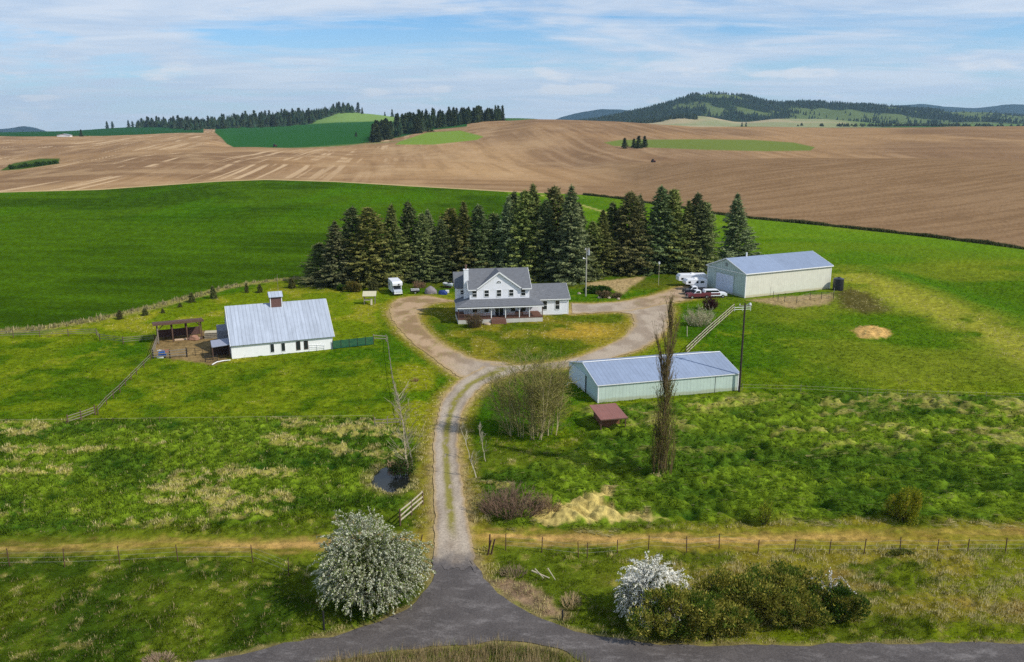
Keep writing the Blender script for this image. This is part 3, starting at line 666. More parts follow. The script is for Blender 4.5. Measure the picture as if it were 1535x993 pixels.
for s in (-1, 1):
    xo = XM+s*(GH+1.0); zo = EV-.32
    r.slab([(xo, Y0-.3, zo), (XM, Y0-.3, RH+.06), (XM, yb+.4, RH+.06), (xo, Y0+.35, zo)], .16)
r.build('gable_roof', SHINGLE, house)
f = MB()
for s in (-1, 1):
    f.bar((XM+s*(GH+1.02), Y0-.33, EV-.46), (XM, Y0-.33, RH-.08), .06, .24)
f.bar((X0-.36, Y0-.5, EV-.46), (XM-GH-1.0, Y0-.5, EV-.46), .06, .2); f.bar((XM+GH+1.0, Y0-.5, EV-.46), (X1+.36, Y0-.5, EV-.46), .06, .2)
for s in (-1, 1):
    xx = (X0-.38) if s < 0 else (X1+.38)
    f.bar((xx, Y0-.5, EV-.42), (xx, YM, RH-.06), .06, .2); f.bar((xx, Y1+.5, EV-.42), (xx, YM, RH-.06), .06, .2)
f.build('fascia', WHITE, house)
for k, x in enumerate((3.35, 5.75, 8.2, 10.65, 13.05)): window(house, x, EV-1.25, .85, 1.25, Y0-(.14 if 1 <= k <= 3 and False else 0))
# arched attic window
av = MB(); n = 10; pts = [(XM+.5*math.cos(PI*i/n), EV+.75+.5*math.sin(PI*i/n)) for i in range(n+1)]
av.prism(pts, Y0-.08, Y0-.0, 'y'); aw = av.build('attic_window', WHITE, house)
g = MB()
for i in range(3):
    a0, a1 = PI*(i+.1)/3, PI*(i+.9)/3
    g.prism([(XM+.1*math.cos((a0+a1)/2), EV+.79+.1*math.sin((a0+a1)/2)), (XM+.42*math.cos(a0), EV+.79+.42*math.sin(a0)), (XM+.44*math.cos((a0+a1)/2), EV+.79+.44*math.sin((a0+a1)/2)), (XM+.42*math.cos(a1), EV+.79+.42*math.sin(a1))], Y0-.095, Y0-.07, 'y')
g.build('pane', GLASS, aw)
# rear wing on the left
w = MB(); w.prism([(7.2, 0), (12.4, 0), (12.4, 5.95), (9.8, 8.4), (7.2, 5.95)], .3, X0-.02, 'x'); w.build('rear_wing', SIDING, house)
r = MB(); r.slab([(-.3, 6.8, 5.85), (X0-.2, 6.8, 5.85), (X0-.2, 9.8, 8.68), (-.3, 9.8, 8.68)], .14); r.slab([(-.3, 12.8, 5.85), (X0-.2, 12.8, 5.85), (X0-.2, 9.8, 8.68), (-.3, 9.8, 8.68)], .14)
r.build('rear_roof', SHINGLE, house)
window(house, 1.3, 4.9, .6, .8, 7.2)
# chimney
c_ = MB(); c_.box(X0-.95, X0-.02, 4.3, 5.4, 0, 9.9); ch = c_.build('chimney', SIDING, house)
c_ = MB(); c_.box(X0-1.0, X0+.03, 4.25, 5.45, 9.9, 10.0); c_.build('chimney_cap', WHITE, ch)
c_ = MB(); c_.tube((X0-.48, 4.85, 9.95), (X0-.48, 4.85, 10.7), .16, n=10); c_.tube((X0-.48, 4.85, 10.7), (X0-.48, 4.85, 10.85), .24, n=10); c_.build('flue', pmat('rusty_metal', S(120, 92, 80), .7, .2, 4), ch)
# porch
PT = 4.35; PE = 3.45; px0, px1, pyb = -.2, 16.6, 9.0
r = MB(); r.slab([(px0-.2, -.35, PE), (px1+.2, -.35, PE), (X1+.05, Y0, PT), (X0-.05, Y0, PT)], .14)
r.slab([(px0-.2, -.35, PE), (X0-.05, Y0, PT), (X0-.05, 7.1, PT), (px0-.2, 7.1, PE)], .14)
r.slab([(px1+.2, -.35, PE), (X1+.05, Y0, PT), (X1+.05, 7.6, PT), (px1+.2, 7.6, PE)], .14)
r.build('porch_roof', SHINGLE, house)
f = MB(); f.box(px0-.1, px1+.1, -.3, -.2, PE-.36, PE-.14); f.box(px0-.1, px0, -.2, 7.0, PE-.36, PE-.14); f.box(px1, px1+.1, -.2, 5.4, PE-.36, PE-.14)
f.build('porch_beam', WHITE, house)
f = MB(); f.box(px0, px1, 0, Y0-.01, FL-.14, FL); f.box(px0, X0-.01, Y0, 7.0, FL-.14, FL); f.box(X1+.01, px1, Y0, 5.4, FL-.14, FL); f.build('porch_floor', DECK, house)
f = MB(); f.box(px0+.05, px1-.05, .03, .13, 0, FL-.142); f.box(px0+.05, px0+.15, .14, 6.9, 0, FL-.142); f.box(px1-.15, px1-.05, .14, 5.3, 0, FL-.142); f.build('porch_skirt', CONC, house)
for i, x in enumerate((px0+.12, 6.35, 9.15, 11.9, 13.9, px1-.12)):
    p_ = MB(); p_.box(x-.075, x+.075, .04, .19, FL, PE-.14); p_.build('porch_post', BROWNW if i in (0, 5) else WHITE, house)
rl = MB()
def rail(x0, x1):
    rl.bar((x0, .11, FL+.9), (x1, .11, FL+.9), .07, .06); rl.bar((x0, .11, FL+.12), (x1, .11, FL+.12), .05, .05)
    k = int((x1-x0)/.16)
    for i in range(k): xx = x0+(i+.5)*(x1-x0)/k; rl.box(xx-.02, xx+.02, .09, .13, FL+.12, FL+.88)
rail(px0+.2, 6.2); rail(9.3, px1-.25)
rl.build('porch_railing', DECK, house)
st = MB()
for k in range(4): st.box(6.3, 9.2, -.3*(4-k)+.02, -.3*(3-k)+.02, 0, FL*(k+1)/5)
st.build('porch_steps', DECK, house)
for x, w_ in ((3.4, .9), (5.7, .9), (11.0, .9), (13.1, .95)): window(house, x, FL+1.35, w_, 1.3, Y0)
d = MB(); d.box(7.35, 7.45, Y0-.06, Y0-.0, FL, FL+2.15); d.box(9.05, 9.15, Y0-.06, Y0, FL, FL+2.15); d.box(7.45, 9.05, Y0-.06, Y0, FL+2.05, FL+2.15); d.box(8.2, 8.3, Y0-.06, Y0, FL, FL+2.05)
dd = d.build('front_door', WHITE, house); d = MB(); d.box(7.45, 8.2, Y0-.03, Y0+.0, FL+.02, FL+2.05); d.box(8.3, 9.05, Y0-.03, Y0, FL+.02, FL+2.05); d.build('pane', GLASS, dd)
pf_ = MB(); pf_.box(11.4, 12.9, 1.4, 1.9, FL+.35, FL+.45); pf_.box(11.4, 12.9, 1.85, 1.93, FL+.45, FL+.9)
for x in (11.45, 12.8): pf_.box(x, x+.06, 1.42, 1.9, FL, FL+.35)
bn = pf_.build('porch_bench', BROWNW); bn.location = (hx, hy, 0); bn.rotation_euler = (0, 0, R(8.5)); tag(bn, 'brown wooden bench on the farmhouse porch', 'bench')
# right wing
w = MB(); wx0, wx1, wy0, wy1 = X1+.02, 22.9, 5.5, 13.3; wm = (wy0+wy1)/2
w.prism([(wy0, 0), (wy1, 0), (wy1, 3.4), (wm, 5.6), (wy0, 3.4)], wx0, wx1, 'x'); w.build('side_wing', SIDING, house)
r = MB(); r.slab([(wx0+.05, wy0-.4, 3.42), (wx1+.3, wy0-.4, 3.42), (wx1+.3, wm, 5.86), (wx0+.05, wm, 5.86)], .14); r.slab([(wx0+.05, wy1+.4, 3.42), (wx1+.3, wy1+.4, 3.42), (wx1+.3, wm, 5.86), (wx0+.05, wm, 5.86)], .14); r.build('wing_roof', SHINGLE, house)
f = MB(); f.bar((wx0+2.6, wy0-.42, 3.28), (wx1+.3, wy0-.42, 3.28), .05, .18); f.bar((wx1+.31, wy0-.4, 3.3), (wx1+.31, wm, 5.74), .05, .18); f.box(wx1-.1, wx1+.03, wy0-.03, wy0+.12, 0, 3.3); f.build('fascia', WHITE, house)
f = MB(); f.box(wx0+.05, wx1+.04, wy0-.05, wy1+.04, 0, .22); f.build('foundation', CONC, house)
for x in (18.0, 20.6): window(house, x, 2.05, .85, 1.75, wy0)
# ---------------------------------------------------------------- ribbed metal
def metal(name, col, streak=.12, rib=2.2, axis='X', depth=.16, spec=.35, rough=.5, patch=None):
    m, nt, b = newmat(name); L = nt.links.new; tc = N(nt, 'ShaderNodeTexCoord')
    w = N(nt, 'ShaderNodeTexWave', wave_type='BANDS', bands_direction=axis, wave_profile='SAW'); w.inputs['Scale'].default_value = rib; L(tc.outputs['Object'], w.inputs['Vector'])
    mp = N(nt, 'ShaderNodeMapping'); mp.inputs['Scale'].default_value = (1.6, .12, .12) if axis == 'X' else (.12, 1.6, .12); L(tc.outputs['Object'], mp.inputs[0])
    nz = N(nt, 'ShaderNodeTexNoise', i_Scale=1.3, i_Detail=4.0, i_Roughness=.7); L(mp.outputs[0], nz.inputs['Vector'])
    n2 = N(nt, 'ShaderNodeTexNoise', i_Scale=.7, i_Detail=6.0, i_Roughness=.7); L(tc.outputs['Object'], n2.inputs['Vector'])
    c = np.array(col); o = ramp(nt, nz.outputs[0], [(.3, tuple(c*(1-streak))), (.7, tuple(np.clip(c*(1+streak), 0, 1)))])
    o = mix(nt, o, ramp(nt, n2.outputs[0], [(.35, (.92,)*3), (.7, (1.06,)*3)]), 1.0, 'MULTIPLY')
    f = ramp(nt, w.outputs[0], [(0, (1-depth,)*3), (.12, (1-depth,)*3), (.2, (1, 1, 1))]); o = mix(nt, o, f, 1.0, 'MULTIPLY')
    sz = N(nt, 'ShaderNodeSeparateXYZ'); L(tc.outputs['Object'], sz.inputs[0]); az_ = N(nt, 'ShaderNodeMath', operation='MULTIPLY_ADD'); L(n2.outputs[0], az_.inputs[0]); az_.inputs[1].default_value = -.75; L(sz.outputs[2], az_.inputs[2])
    o = mix(nt, mix(nt, o, (.80, .74, .62), 1.0, 'MULTIPLY'), o, ramp(nt, az_.outputs[0], [(0, (0, 0, 0)), (.25, (1, 1, 1))]))
    if patch: # one axis-aligned tone change, e.g. newer sheets
        sx = N(nt, 'ShaderNodeSeparateXYZ'); L(tc.outputs['Object'], sx.inputs[0]); mt = N(nt, 'ShaderNodeMath', operation='GREATER_THAN'); L(sx.outputs[0], mt.inputs[0]); mt.inputs[1].default_value = patch[0]
        o = mix(nt, o, mix(nt, o, (patch[1],)*3, 1.0, 'MULTIPLY'), mt.outputs[0])
    bp = N(nt, 'ShaderNodeBump', i_Strength=.5, i_Distance=.04); L(w.outputs[0], bp.inputs['Height']); L(bp.outputs[0], b.inputs['Normal'])
    L(o, b.inputs['Base Color']); b.inputs['Roughness'].default_value = rough; b.inputs['Specular IOR Level'].default_value = spec; return m
# ---------------------------------------------------------------- white barn
B = thing('white_barn', 'low white barn with a streaked metal roof and a brown cupola, beside the corral', 'barn', (-46.5, 133.3, 0), R(22.2))
BL, BD, BE, BR = 16.7, 13.2, 2.5, 7.55
BWALL = pmat('whitewash', S(238, 238, 236), .7, .05, 1, wave=('X', 3.2, .07, .015), dirt=(S(206, 202, 190), .8, .62))
w = MB(); w.prism([(0, 0), (BD, 0), (BD, BE), (BD/2, BR-.1), (0, BE)], 0, BL, 'x'); w.build('wall', BWALL, B)
BROOF = metal('barn_roof_metal', S(166, 174, 186), .16, .50, 'X', .24, patch=(12.6, .94))
for s in (-1, 1):
    r = MB(); yo = BD/2+s*(BD/2+.35); zo = BE-.22
    r.slab([(-.12, yo, zo), (BL+.3, yo, zo), (BL+.3, BD/2, BR+.1), (-.12, BD/2, BR+.1)], .1); r.build('roof', BROOF, B)
for q in (-.15, BL+.33): f = MB(); f.bar((q, -.36, BE-.3), (q, BD/2, BR), .05, .16); f.build('barge_board', WHITE, B)
for i, x in enumerate((6.55, 8.35, 10.85, 12.15)):
    fr = MB(); fr.box(x-.36, x-.3, -.05, .01, .5, 1.95); fr.box(x+.3, x+.36, -.05, .01, .5, 1.95); fr.box(x-.3, x+.3, -.05, .01, 1.9, 1.95); fr.box(x-.36, x+.36, -.08, .01, .43, .5)
    o = fr.build('window', WHITE if i < 2 else BROWNW, B); gq = MB(); gq.box(x-.3, x+.3, -.02, .01, .5, 1.9); gq.build('pane', GLASS, o)
cu = MB(); cu.box(7.35, 9.25, BD/2-.9, BD/2+.9, BR-.9, BR+1.35); cup = cu.build('cupola', pmat('cupola_brown', S(112, 82, 76), .9, .2, 4, wave=('Z', 6, .3, .02)), B)
for x in (7.3, 9.2): t_ = MB(); t_.box(x, x+.12, BD/2-.96, BD/2-.86, BR-.7, BR+1.35); t_.build('corner_board', WHITE, cup)
r = MB()
for s in (-1, 1): r.slab([(7.1, BD/2+s*1.2, BR+1.25), (9.5, BD/2+s*1.2, BR+1.25), (9.5, BD/2, BR+2.05), (7.1, BD/2, BR+2.05)], .06)
r.build('cupola_roof', BROOF, cup)
GREYM = pmat('grey_board', S(120, 122, 130), .85, .18, 2, wave=('X', 3, .2, .02))
lt = MB(); lt.box(-1.6, -.02, 6.6, 11.5, 0, 3.4); lt.build('lean_to', GREYM, B)
lr = MB(); lr.slab([(-3.0, .6, 2.15), (-.03, .6, 2.35), (-.03, 3.9, 2.7), (-3.0, 3.9, 2.5)], .08); lr.build('side_canopy', pmat('grey_tin', S(142, 146, 160), .6, .12, 2), B)
for x in (-2.9, -.3):
    for y in (.75, 3.75): lp = MB(); lp.tube((x, y, 0), (x, y, 2.2), .07); lp.build('canopy_post', BROWNW, B)
lw = MB(); lw.box(-2.8, -.05, 3.3, 3.4, 0, 2.3); lw.build('canopy_wall', pmat('dark_board', S(66, 52, 46), .9, .25, 3, wave=('X', 3, .2, .02)), B)
def frame_loc(o, x, y, z=0):
    a = o.rotation_euler.z; return (o.location.x+x*math.cos(a)-y*math.sin(a), o.location.y+x*math.sin(a)+y*math.cos(a), z)
# ---------------------------------------------------------------- big machine shed
Sh = thing('machine_shed', 'tall cream shed with a blue-grey roof and large white door, behind the pickups', 'shed', (52.1, 183.0, 0), R(25.5))
SL, SD, SE, SR = 25.6, 13.4, 5.6, 8.1
CREAM = metal('cream_cladding', S(214, 212, 194), .05, .5, 'X', .10, rough=.6); CREAM_SHADE = metal('cream_cladding_shade', S(182, 198, 190), .05, .5, 'Y', .14, rough=.6)  # second tone puts the gable's shade into the cladding colour
w = MB(); w.box(0, SL, 0, .2, 0, SE); w.build('front_wall', CREAM, Sh); w = MB(); w.box(0, SL, SD-.2, SD, 0, SE); w.build('back_wall', CREAM, Sh)
for n_, x in (('gable_wall', 0.0), ('gable_wall', SL-.2)):
    w = MB(); w.prism([(.2, 0), (SD-.2, 0), (SD-.2, SE), (SD-.2, SE+.04), (SD/2, SR-.1), (.2, SE+.04)], x, x+.2, 'x'); w.build(n_, CREAM_SHADE, Sh)
SROOF = metal('blue_grey_roof', S(132, 146, 168), .06, .5, 'X', .10, patch=(11.8, .9))
for s in (-1, 1):
    r = MB(); r.slab([(-.3, SD/2+s*(SD/2+.3), SE-.06), (SL+.3, SD/2+s*(SD/2+.3), SE-.06), (SL+.3, SD/2, SR), (-.3, SD/2, SR)], .08); r.build('roof', SROOF, Sh)
f = MB()
for x in (-.33, SL+.33):
    for s in (-1, 1): f.bar((x, SD/2+s*(SD/2+.3), SE-.14), (x, SD/2, SR-.08), .06, .2)
f.bar((-.3, -.33, SE-.16), (SL+.3, -.33, SE-.16), .06, .2); f.bar((-.33, -.3, SE-.18), (-.33, SD+.3, SE-.18), .05, .12)
for x, y in ((-.04, -.04), (SL-.14, -.04), (-.04, SD-.14)): f.box(x, x+.18, y, y+.18, 0, SE-.2)
f.build('trim', WHITE, Sh)
d = MB(); d.box(-.1, -.02, 4.0, 10.0, .05, 4.3); dr = d.build('door', metal('door_cladding', S(206, 216, 232), .04, 1.3, 'Y', .08, rough=.5), Sh)
d = MB(); d.box(-.12, -.02, 3.85, 3.99, 0, 4.6); d.box(-.12, -.02, 10.01, 10.15, 0, 4.6); d.box(-.12, -.02, 3.99, 10.01, 4.31, 4.45); d.box(-.14, -.02, 3.0, 11.0, 4.62, 4.74); d.build('door_frame', CREAM_SHADE, dr)
d = MB(); d.box(-.06, -.01, SD/2-.45, SD/2+.45, 6.2, 7.0); d.box(-.08, -.062, SD/2-.35, SD/2+.35, 6.3, 6.9); d.build('gable_vent', pmat('vent_grey', S(130, 140, 134), .8, .1, 3), Sh)
d = MB(); d.tube((5.6, SD/2, SR-.1), (5.6, SD/2, SR+.9), .18, n=10); d.build('roof_vent', WHITE, Sh)
d = MB(); d.box(7.4, 8.3, -.05, -.002, 0, 2.1); d.build('side_door', CREAM, Sh)
# ---------------------------------------------------------------- long low shed
Lo = thing('long_low_shed', 'long low pale green metal shed with a blue-grey roof, beside the tall utility pole', 'shed', (12.0, 110.8, 0), R(15.3))
LL, LD, LE, LR = 21.9, 12.1, 2.65, 4.25
PGX = metal('mint_cladding_long', S(192, 208, 196), .05, .6, 'X', .16, rough=.6); PGY = metal('mint_cladding_gable', S(186, 206, 204), .05, .6, 'Y', .14, rough=.6)
for y in (0, LD-.15): w = MB(); w.box(0, LL, y, y+.15, 0, LE); w.build('long_wall', PGX, Lo)
for x in (0, LL-.15): w = MB(); w.prism([(.15, 0), (LD-.15, 0), (LD-.15, LE+.03), (LD/2, LR-.1), (.15, LE+.03)], x, x+.15, 'x'); w.build('gable_wall', PGY, Lo)
LROOF = metal('low_roof_metal', S(136, 149, 170), .07, .5, 'X', .16, patch=(17.4, .93))
for s in (-1, 1):
    r = MB(); r.slab([(-.15, LD/2+s*(LD/2+.15), LE), (LL+.15, LD/2+s*(LD/2+.15), LE), (LL+.15, LD/2, LR), (-.15, LD/2, LR)], .06); r.build('roof', LROOF, Lo)
f = MB()
for x in (-.17, LL+.17):
    for s in (-1, 1): f.bar((x, LD/2+s*(LD/2+.15), LE-.06), (x, LD/2, LR-.05), .04, .12)
for x in (-.03, LL-.12): f.box(x, x+.15, -.03, .12, 0, LE-.05)
f.bar((-.15, -.17, LE-.08), (LL+.15, -.17, LE-.08), .04, .1); f.bar((-.15, LD/2, LR+.03), (LL+.15, LD/2, LR+.03), .3, .03); f.build('trim', WHITE, Lo)
d = MB(); d.box(-.13, -.04, 5.0, LD-.1, .06, LE+.05); d.build('sliding_door', metal('door_white_blue', S(214, 224, 232), .03, 1.3, 'Y', .1), Lo)
d = MB(); d.box(-.03, -.005, 4.6, 4.98, .05, LE-.1); d.build('door_gap_shade', GLASS, Lo)  # dark strip on the wall stands for shade in the open gap
d = MB(); d.box(18.1, 18.16, -.03, -.004, 0, LE-.1); d.build('wall_seam', DARK, Lo)
# ---------------------------------------------------------------- small red shed
Rs = thing('red_roofed_hut', 'small brown hut with a slanting dull red roof, before the long low shed', 'hut', (11.1, 98.75, 0), R(13))
w = MB(); w.prism([(1.5, 0), (4.2, 0), (4.2, 2.12), (1.5, 1.9)], .5, 3.1, 'x'); w.build('wall', pmat('brown_board', S(124, 84, 62), .9, .2, 3, wave=('X', 3.5, .25, .02)), Rs)
r = MB(); r.slab([(0, 0, 1.92), (3.65, 0, 1.92), (3.65, 4.6, 2.32), (0, 4.6, 2.32)], .07); r.build('roof', metal('red_roof_metal', S(136, 88, 76), .09, .8, 'X', .14), Rs)
f = MB(); f.bar((0, -.03, 1.85), (3.65, -.03, 1.85), .05, .12); f.build('fascia', BROWNW, Rs)
for x in (.15, 3.4): p_ = MB(); p_.box(x, x+.12, .3, .42, 0, 1.87); p_.build('post', BROWNW, Rs)
# ---------------------------------------------------------------- open loafing shed in the corral
a0 = GZ(238, 515); a1 = GZ(303, 508.5); ang = math.atan2(a1[1]-a0[1], a1[0]-a0[0]); ln = math.hypot(a1[0]-a0[0], a1[1]-a0[1])
Op = thing('open_shelter', 'open brown pole shelter with a dark roof, in the corral left of the barn', 'shelter', a0, ang)
for i in range(4):
    x = ln*i/3; p_ = MB(); p_.box(x-.1, x+.1, -.1, .1, 0, 3.3); p_.build('post', BROWNW if i else GREYW, Op)
    p_ = MB(); p_.box(x-.1, x+.1, 3.9, 4.1, 0, 2.7); p_.build('post', BROWNW, Op)
r = MB(); r.slab([(-.7, -.5, 3.72), (ln+.5, -.5, 3.72), (ln+.5, 4.6, 2.95), (-.7, 4.6, 2.95)], .14); r.build('roof', pmat('brown_roof', S(92, 68, 58), .9, .2, 2, wave=('Y', 3, .15, .02)), Op)
f = MB(); f.bar((-.7, -.55, 3.5), (ln+.5, -.55, 3.5), .1, .34); f.bar((-.7, 4, 2.8), (ln+.5, 4, 2.8), .1, .3); f.build('beam', BROWNW, Op)
for qa, qb in (((0, -.05, 2.2), (1.0, -.05, 3.3)), ((ln, -.05, 2.5), (ln-.9, -.05, 3.3))): f = MB(); f.bar(qa, qb, .1, .12); f.build('brace', BROWNW, Op)
f = MB(); f.box(.1, ln-.1, 3.95, 4.02, .1, 1.5); f.build('back_wall', pmat('stained_board', S(98, 74, 68), .9, .25, 2, wave=('Z', 5, .3, .02)), Op)
# ---------------------------------------------------------------- fences
def fence(name, label, cat, pts, ph=1.2, pr=.07, rails=(.4, .8, 1.15), rw=(.05, .12), mat_p=None, mat_r=None, space=2.6, wire=False, group=None, lean=0, rail_name='rail', posts_at=None):
    mat_p = mat_p or GREYW; mat_r = mat_r or GREYW
    ox, oy = pts[0][:2]; t_ = thing(name, label, cat, (ox, oy, float(hgt(ox, oy)[0])), 0, group); z0 = t_.location.z
    P_ = [(p[0], p[1]) for p in pts]
    if posts_at is None:
        out = []; 
        for a, b in zip(P_[:-1], P_[1:]):
            d = math.hypot(b[0]-a[0], b[1]-a[1]); n = max(1, round(d/space))
            out += [(a[0]+(b[0]-a[0])*k/n, a[1]+(b[1]-a[1])*k/n) for k in range(n)]
        out.append(P_[-1]); posts_at = out
    q = [(x-ox, y-oy, float(hgt(x, y)[0])-z0) for x, y in posts_at]
    rr = random.Random(int(abs(ox*10)))
    for x, y, z in q:
        m = MB(); lx, ly = rr.uniform(-1, 1)*lean, rr.uniform(-1, 1)*lean; hh = ph*rr.uniform(.93, 1.07)
        m.tube((x, y, z-.1), (x+lx, y+ly, z+hh), pr, pr*.85, 6); m.build('post', mat_p, t_)
    for h in rails:
        m = MB()
        for a, b in zip(q[:-1], q[1:]):
            d = 0 if wire else rr.uniform(-.04, .04)
            if wire: m.tube((a[0], a[1], a[2]+h), (b[0], b[1], b[2]+h), rw[0], n=3, caps=False)
            else: m.bar((a[0], a[1]-pr*.6, a[2]+h+d), (b[0], b[1]-pr*.6, b[2]+h-d), rw[0], rw[1])
        m.build(rail_name, mat_r, t_)
    return t_
RUST = pmat('rusty_post', S(86, 62, 50), .9, .2, 5); WIRE = pmat('fence_wire', S(140, 136, 128), .6, .1, 5)
def at(pts): return [GZ(x, y)[:2] for x, y in pts]
fence('wire_fence', 'sagging wire fence on thin rusty posts along the left side of the farm track', 'fence', at([(-60, 853), (15, 851), (97, 850), (180, 847), (267, 842), (379, 842), (433, 863), (440, 862)]), 1.75, .045, (.5, .95, 1.4), (.008,), RUST, WIRE, wire=True, lean=.08, rail_name='wire', posts_at=at([(-60, 853), (15, 851), (97, 850), (180, 847), (267, 842), (379, 842), (433, 864)]))
fence('wire_fence', 'wire fence on thin dark posts along the right side of the farm track', 'fence', at([(758, 824), (1535, 824)]), 1.5, .05, (.45, .85, 1.25), (.008,), RUST, WIRE, wire=True, lean=.07, rail_name='wire',
      posts_at=at([(758, 824), (812, 829), (867, 836), (880, 836), (925, 832), (972, 824), (1029, 828), (1078, 822), (1136, 830), (1190, 829), (1243, 831), (1295, 831), (1349, 829), (1404, 831), (1450, 829), (1507, 829), (1570, 828)]))
fence('plank_fence', 'short pale three-rail plank fence left of the driveway by the pond', 'fence', at([(600, 787), (617, 772), (634, 757)]), 1.6, .09, (.45, .95, 1.45), (.05, .15), BROWNW, PALEW, 9)
fence('rail_fence', 'weathered post-and-rail fence edging the left paddock, running down from the green screen', 'fence', at([(581, 513), (584, 540), (589, 575), (596, 606), (604, 640), (612, 675), (618, 700)]), 1.15, .06, (.9,), (.04, .06), GREYW, GREYW, 2.6, lean=.06)
fence('rail_fence', 'short rail fence between the green screen and the paddock corner post', 'fence', at([(560, 511), (579, 512)]), 1.2, .1, (.5, 1.0), (.06, .14), GREYW, PALEW, 2.4)
fence('rail_fence', 'short grey rail fence joining the paddock fence from the left, above the pond', 'fence', at([(562, 640), (600, 638)]), 1.3, .07, (.5, .95), (.05, .1), GREYW, GREYW, 2.0)
fence('pole_fence', 'double pole fence running diagonally down the left pasture from the corral', 'fence', at([(226, 541), (205, 562), (180, 588), (160, 606), (147, 622)]), 1.15, .07, (.65, 1.05), (.04, .055), BROWNW, GREYW, 3.4)
fence('pole_gate', 'grey pole gate at the foot of the diagonal fence in the left pasture', 'gate', at([(102, 636), (122, 630), (143, 622)]), 1.35, .09, (.4, .75, 1.1), (.05, .08), BROWNW, GREYW, 3.0)
fence('tape_fence', 'thin pale tape fence between the left pasture and the rough tussocks', 'fence', at([(-80, 640), (100, 638), (240, 636), (400, 634), (560, 632)]), 1.0, .035, (.85,), (.009,), BROWNW, PALEW, 7.5, wire=True, rail_name='tape')
fence('rail_fence', 'dark post-and-rail fence at the edge of the wheat, left of the corral', 'fence', at([(-60, 509), (60, 505), (145, 503), (150, 511), (185, 516), (232, 512)]), 1.35, .08, (.5, .85, 1.2), (.04, .08), BROWNW, GREYW, 4.5)
fence('corral_fence', 'dark post-and-plank fence along the near side of the corral', 'fence', at([(230, 538), (255, 537), (280, 535)]), 1.5, .11, (.4, .85, 1.3), (.06, .16), DARK, GREYW, 9)
fence('corral_fence', 'grey rail fence closing the left end of the corral', 'fence', at([(229, 537), (233, 524), (238, 512)]), 1.4, .08, (.5, .9, 1.3), (.06, .12), GREYW, GREYW, 9)
fence('pipe_gate', 'dark grey pipe gate panels between the corral fence and the grey canopy', 'gate', at([(281, 535), (293, 534), (304, 533), (316, 531)]), 1.4, .04, (.25, .6, .95, 1.3), (.022,), DARK, DARK, 9, wire=True, rail_name='pipe')
fence('pipe_gate', 'white pipe gate lying against the front wall of the white barn', 'gate', at([(464, 527), (476, 526), (487, 525)]), 1.1, .04, (.45, .75, 1.05), (.03,), WHITE, WHITE, 9, wire=True, rail_name='pipe')
fence('plank_fence', 'long pale three-plank fence climbing from the long low shed to the machine shed', 'fence', at([(1028, 533), (1045, 516), (1062, 500), (1080, 484), (1100, 466)]), 1.5, .09, (.3, .85, 1.4), (.06, .13), BROWNW, PALEW, 3.0)
fence('pipe_gate', 'low white pipe gate at the top of the long plank fence', 'gate', at([(1101, 467), (1113, 466.5), (1125, 466)]), .9, .05, (.35, .8), (.05,), WHITE, WHITE, 9, wire=True, rail_name='pipe')
fence('tape_fence', 'pale wire fence running right from the long low shed across the slope', 'fence', at([(1112, 586), (1200, 588), (1300, 593), (1420, 597), (1535, 600), (1640, 604)]), 1.1, .04, (.5, .95), (.010,), GREYW, PALEW, 6.5, wire=True, rail_name='wire')
fence('paddock_fence', 'thin dark posts and wire round the bare paddock in front of the machine shed', 'fence', at([(1159, 447), (1166, 452), (1176, 454), (1194, 455), (1214, 449), (1231, 449), (1249, 449), (1250, 441)]), 1.6, .06, (.5, 1.0, 1.45), (.02,), DARK, WIRE, 30, wire=True, rail_name='wire')
fence('gate_post_pair', 'three leaning dark gate posts on the right of the driveway mouth', 'post', at([(731, 832), (736, 831), (733, 827)]), 1.7, .09, (), (.01,), RUST, RUST, 30, lean=.35)
def post(px, py, h, r, label, m=RUST, lean=(0, 0), name='marker_post'):
    x, y, z = GZ(px, py); mb = MB(); mb.tube((0, 0, -.1), (lean[0], lean[1], h), r, r*.9, 7); o = mb.build(name, m); o.location = (x, y, z); return tag(o, label, 'post')
post(628, 822, 1.35, .06, 'leaning rusty gate post on the left of the driveway mouth', RUST, (.35, 0))
post(486, 944, 1.6, .08, 'dark roadside post in the grass left of the white blossoming bush', DARK)
post(843, 930, .9, .08, 'short dark stub post among dry stalks beside the road verge', DARK)
post(1030, 505, 2.0, .08, 'bare pale post standing by the foot of the twiggy shrub near the plank fence', PALEW, (-.1, 0))
# ---- green screen
ga = GZ(499, 524); gb = GZ(560, 517); an = math.atan2(gb[1]-ga[1], gb[0]-ga[0]); gl = math.hypot(gb[0]-ga[0], gb[1]-ga[1])
Gs = thing('windbreak_screen', 'dark green mesh screen fence at the right end of the white barn', 'fence', ga, an)
for k in range(5):
    x0 = gl*k/5; m = MB()
    for j in range(7): m.box(x0+.05, x0+gl/5-.05, -.03, .03, .12+j*.2, .27+j*.2)
    m.build('panel', pmat('green_mesh', S(22, 84, 66), .7, .2, 2), Gs)
for k in range(6): m = MB(); m.tube((gl*k/5, 0, 0), (gl*k/5, 0, 1.6), .05); m.build('post', DARK, Gs)
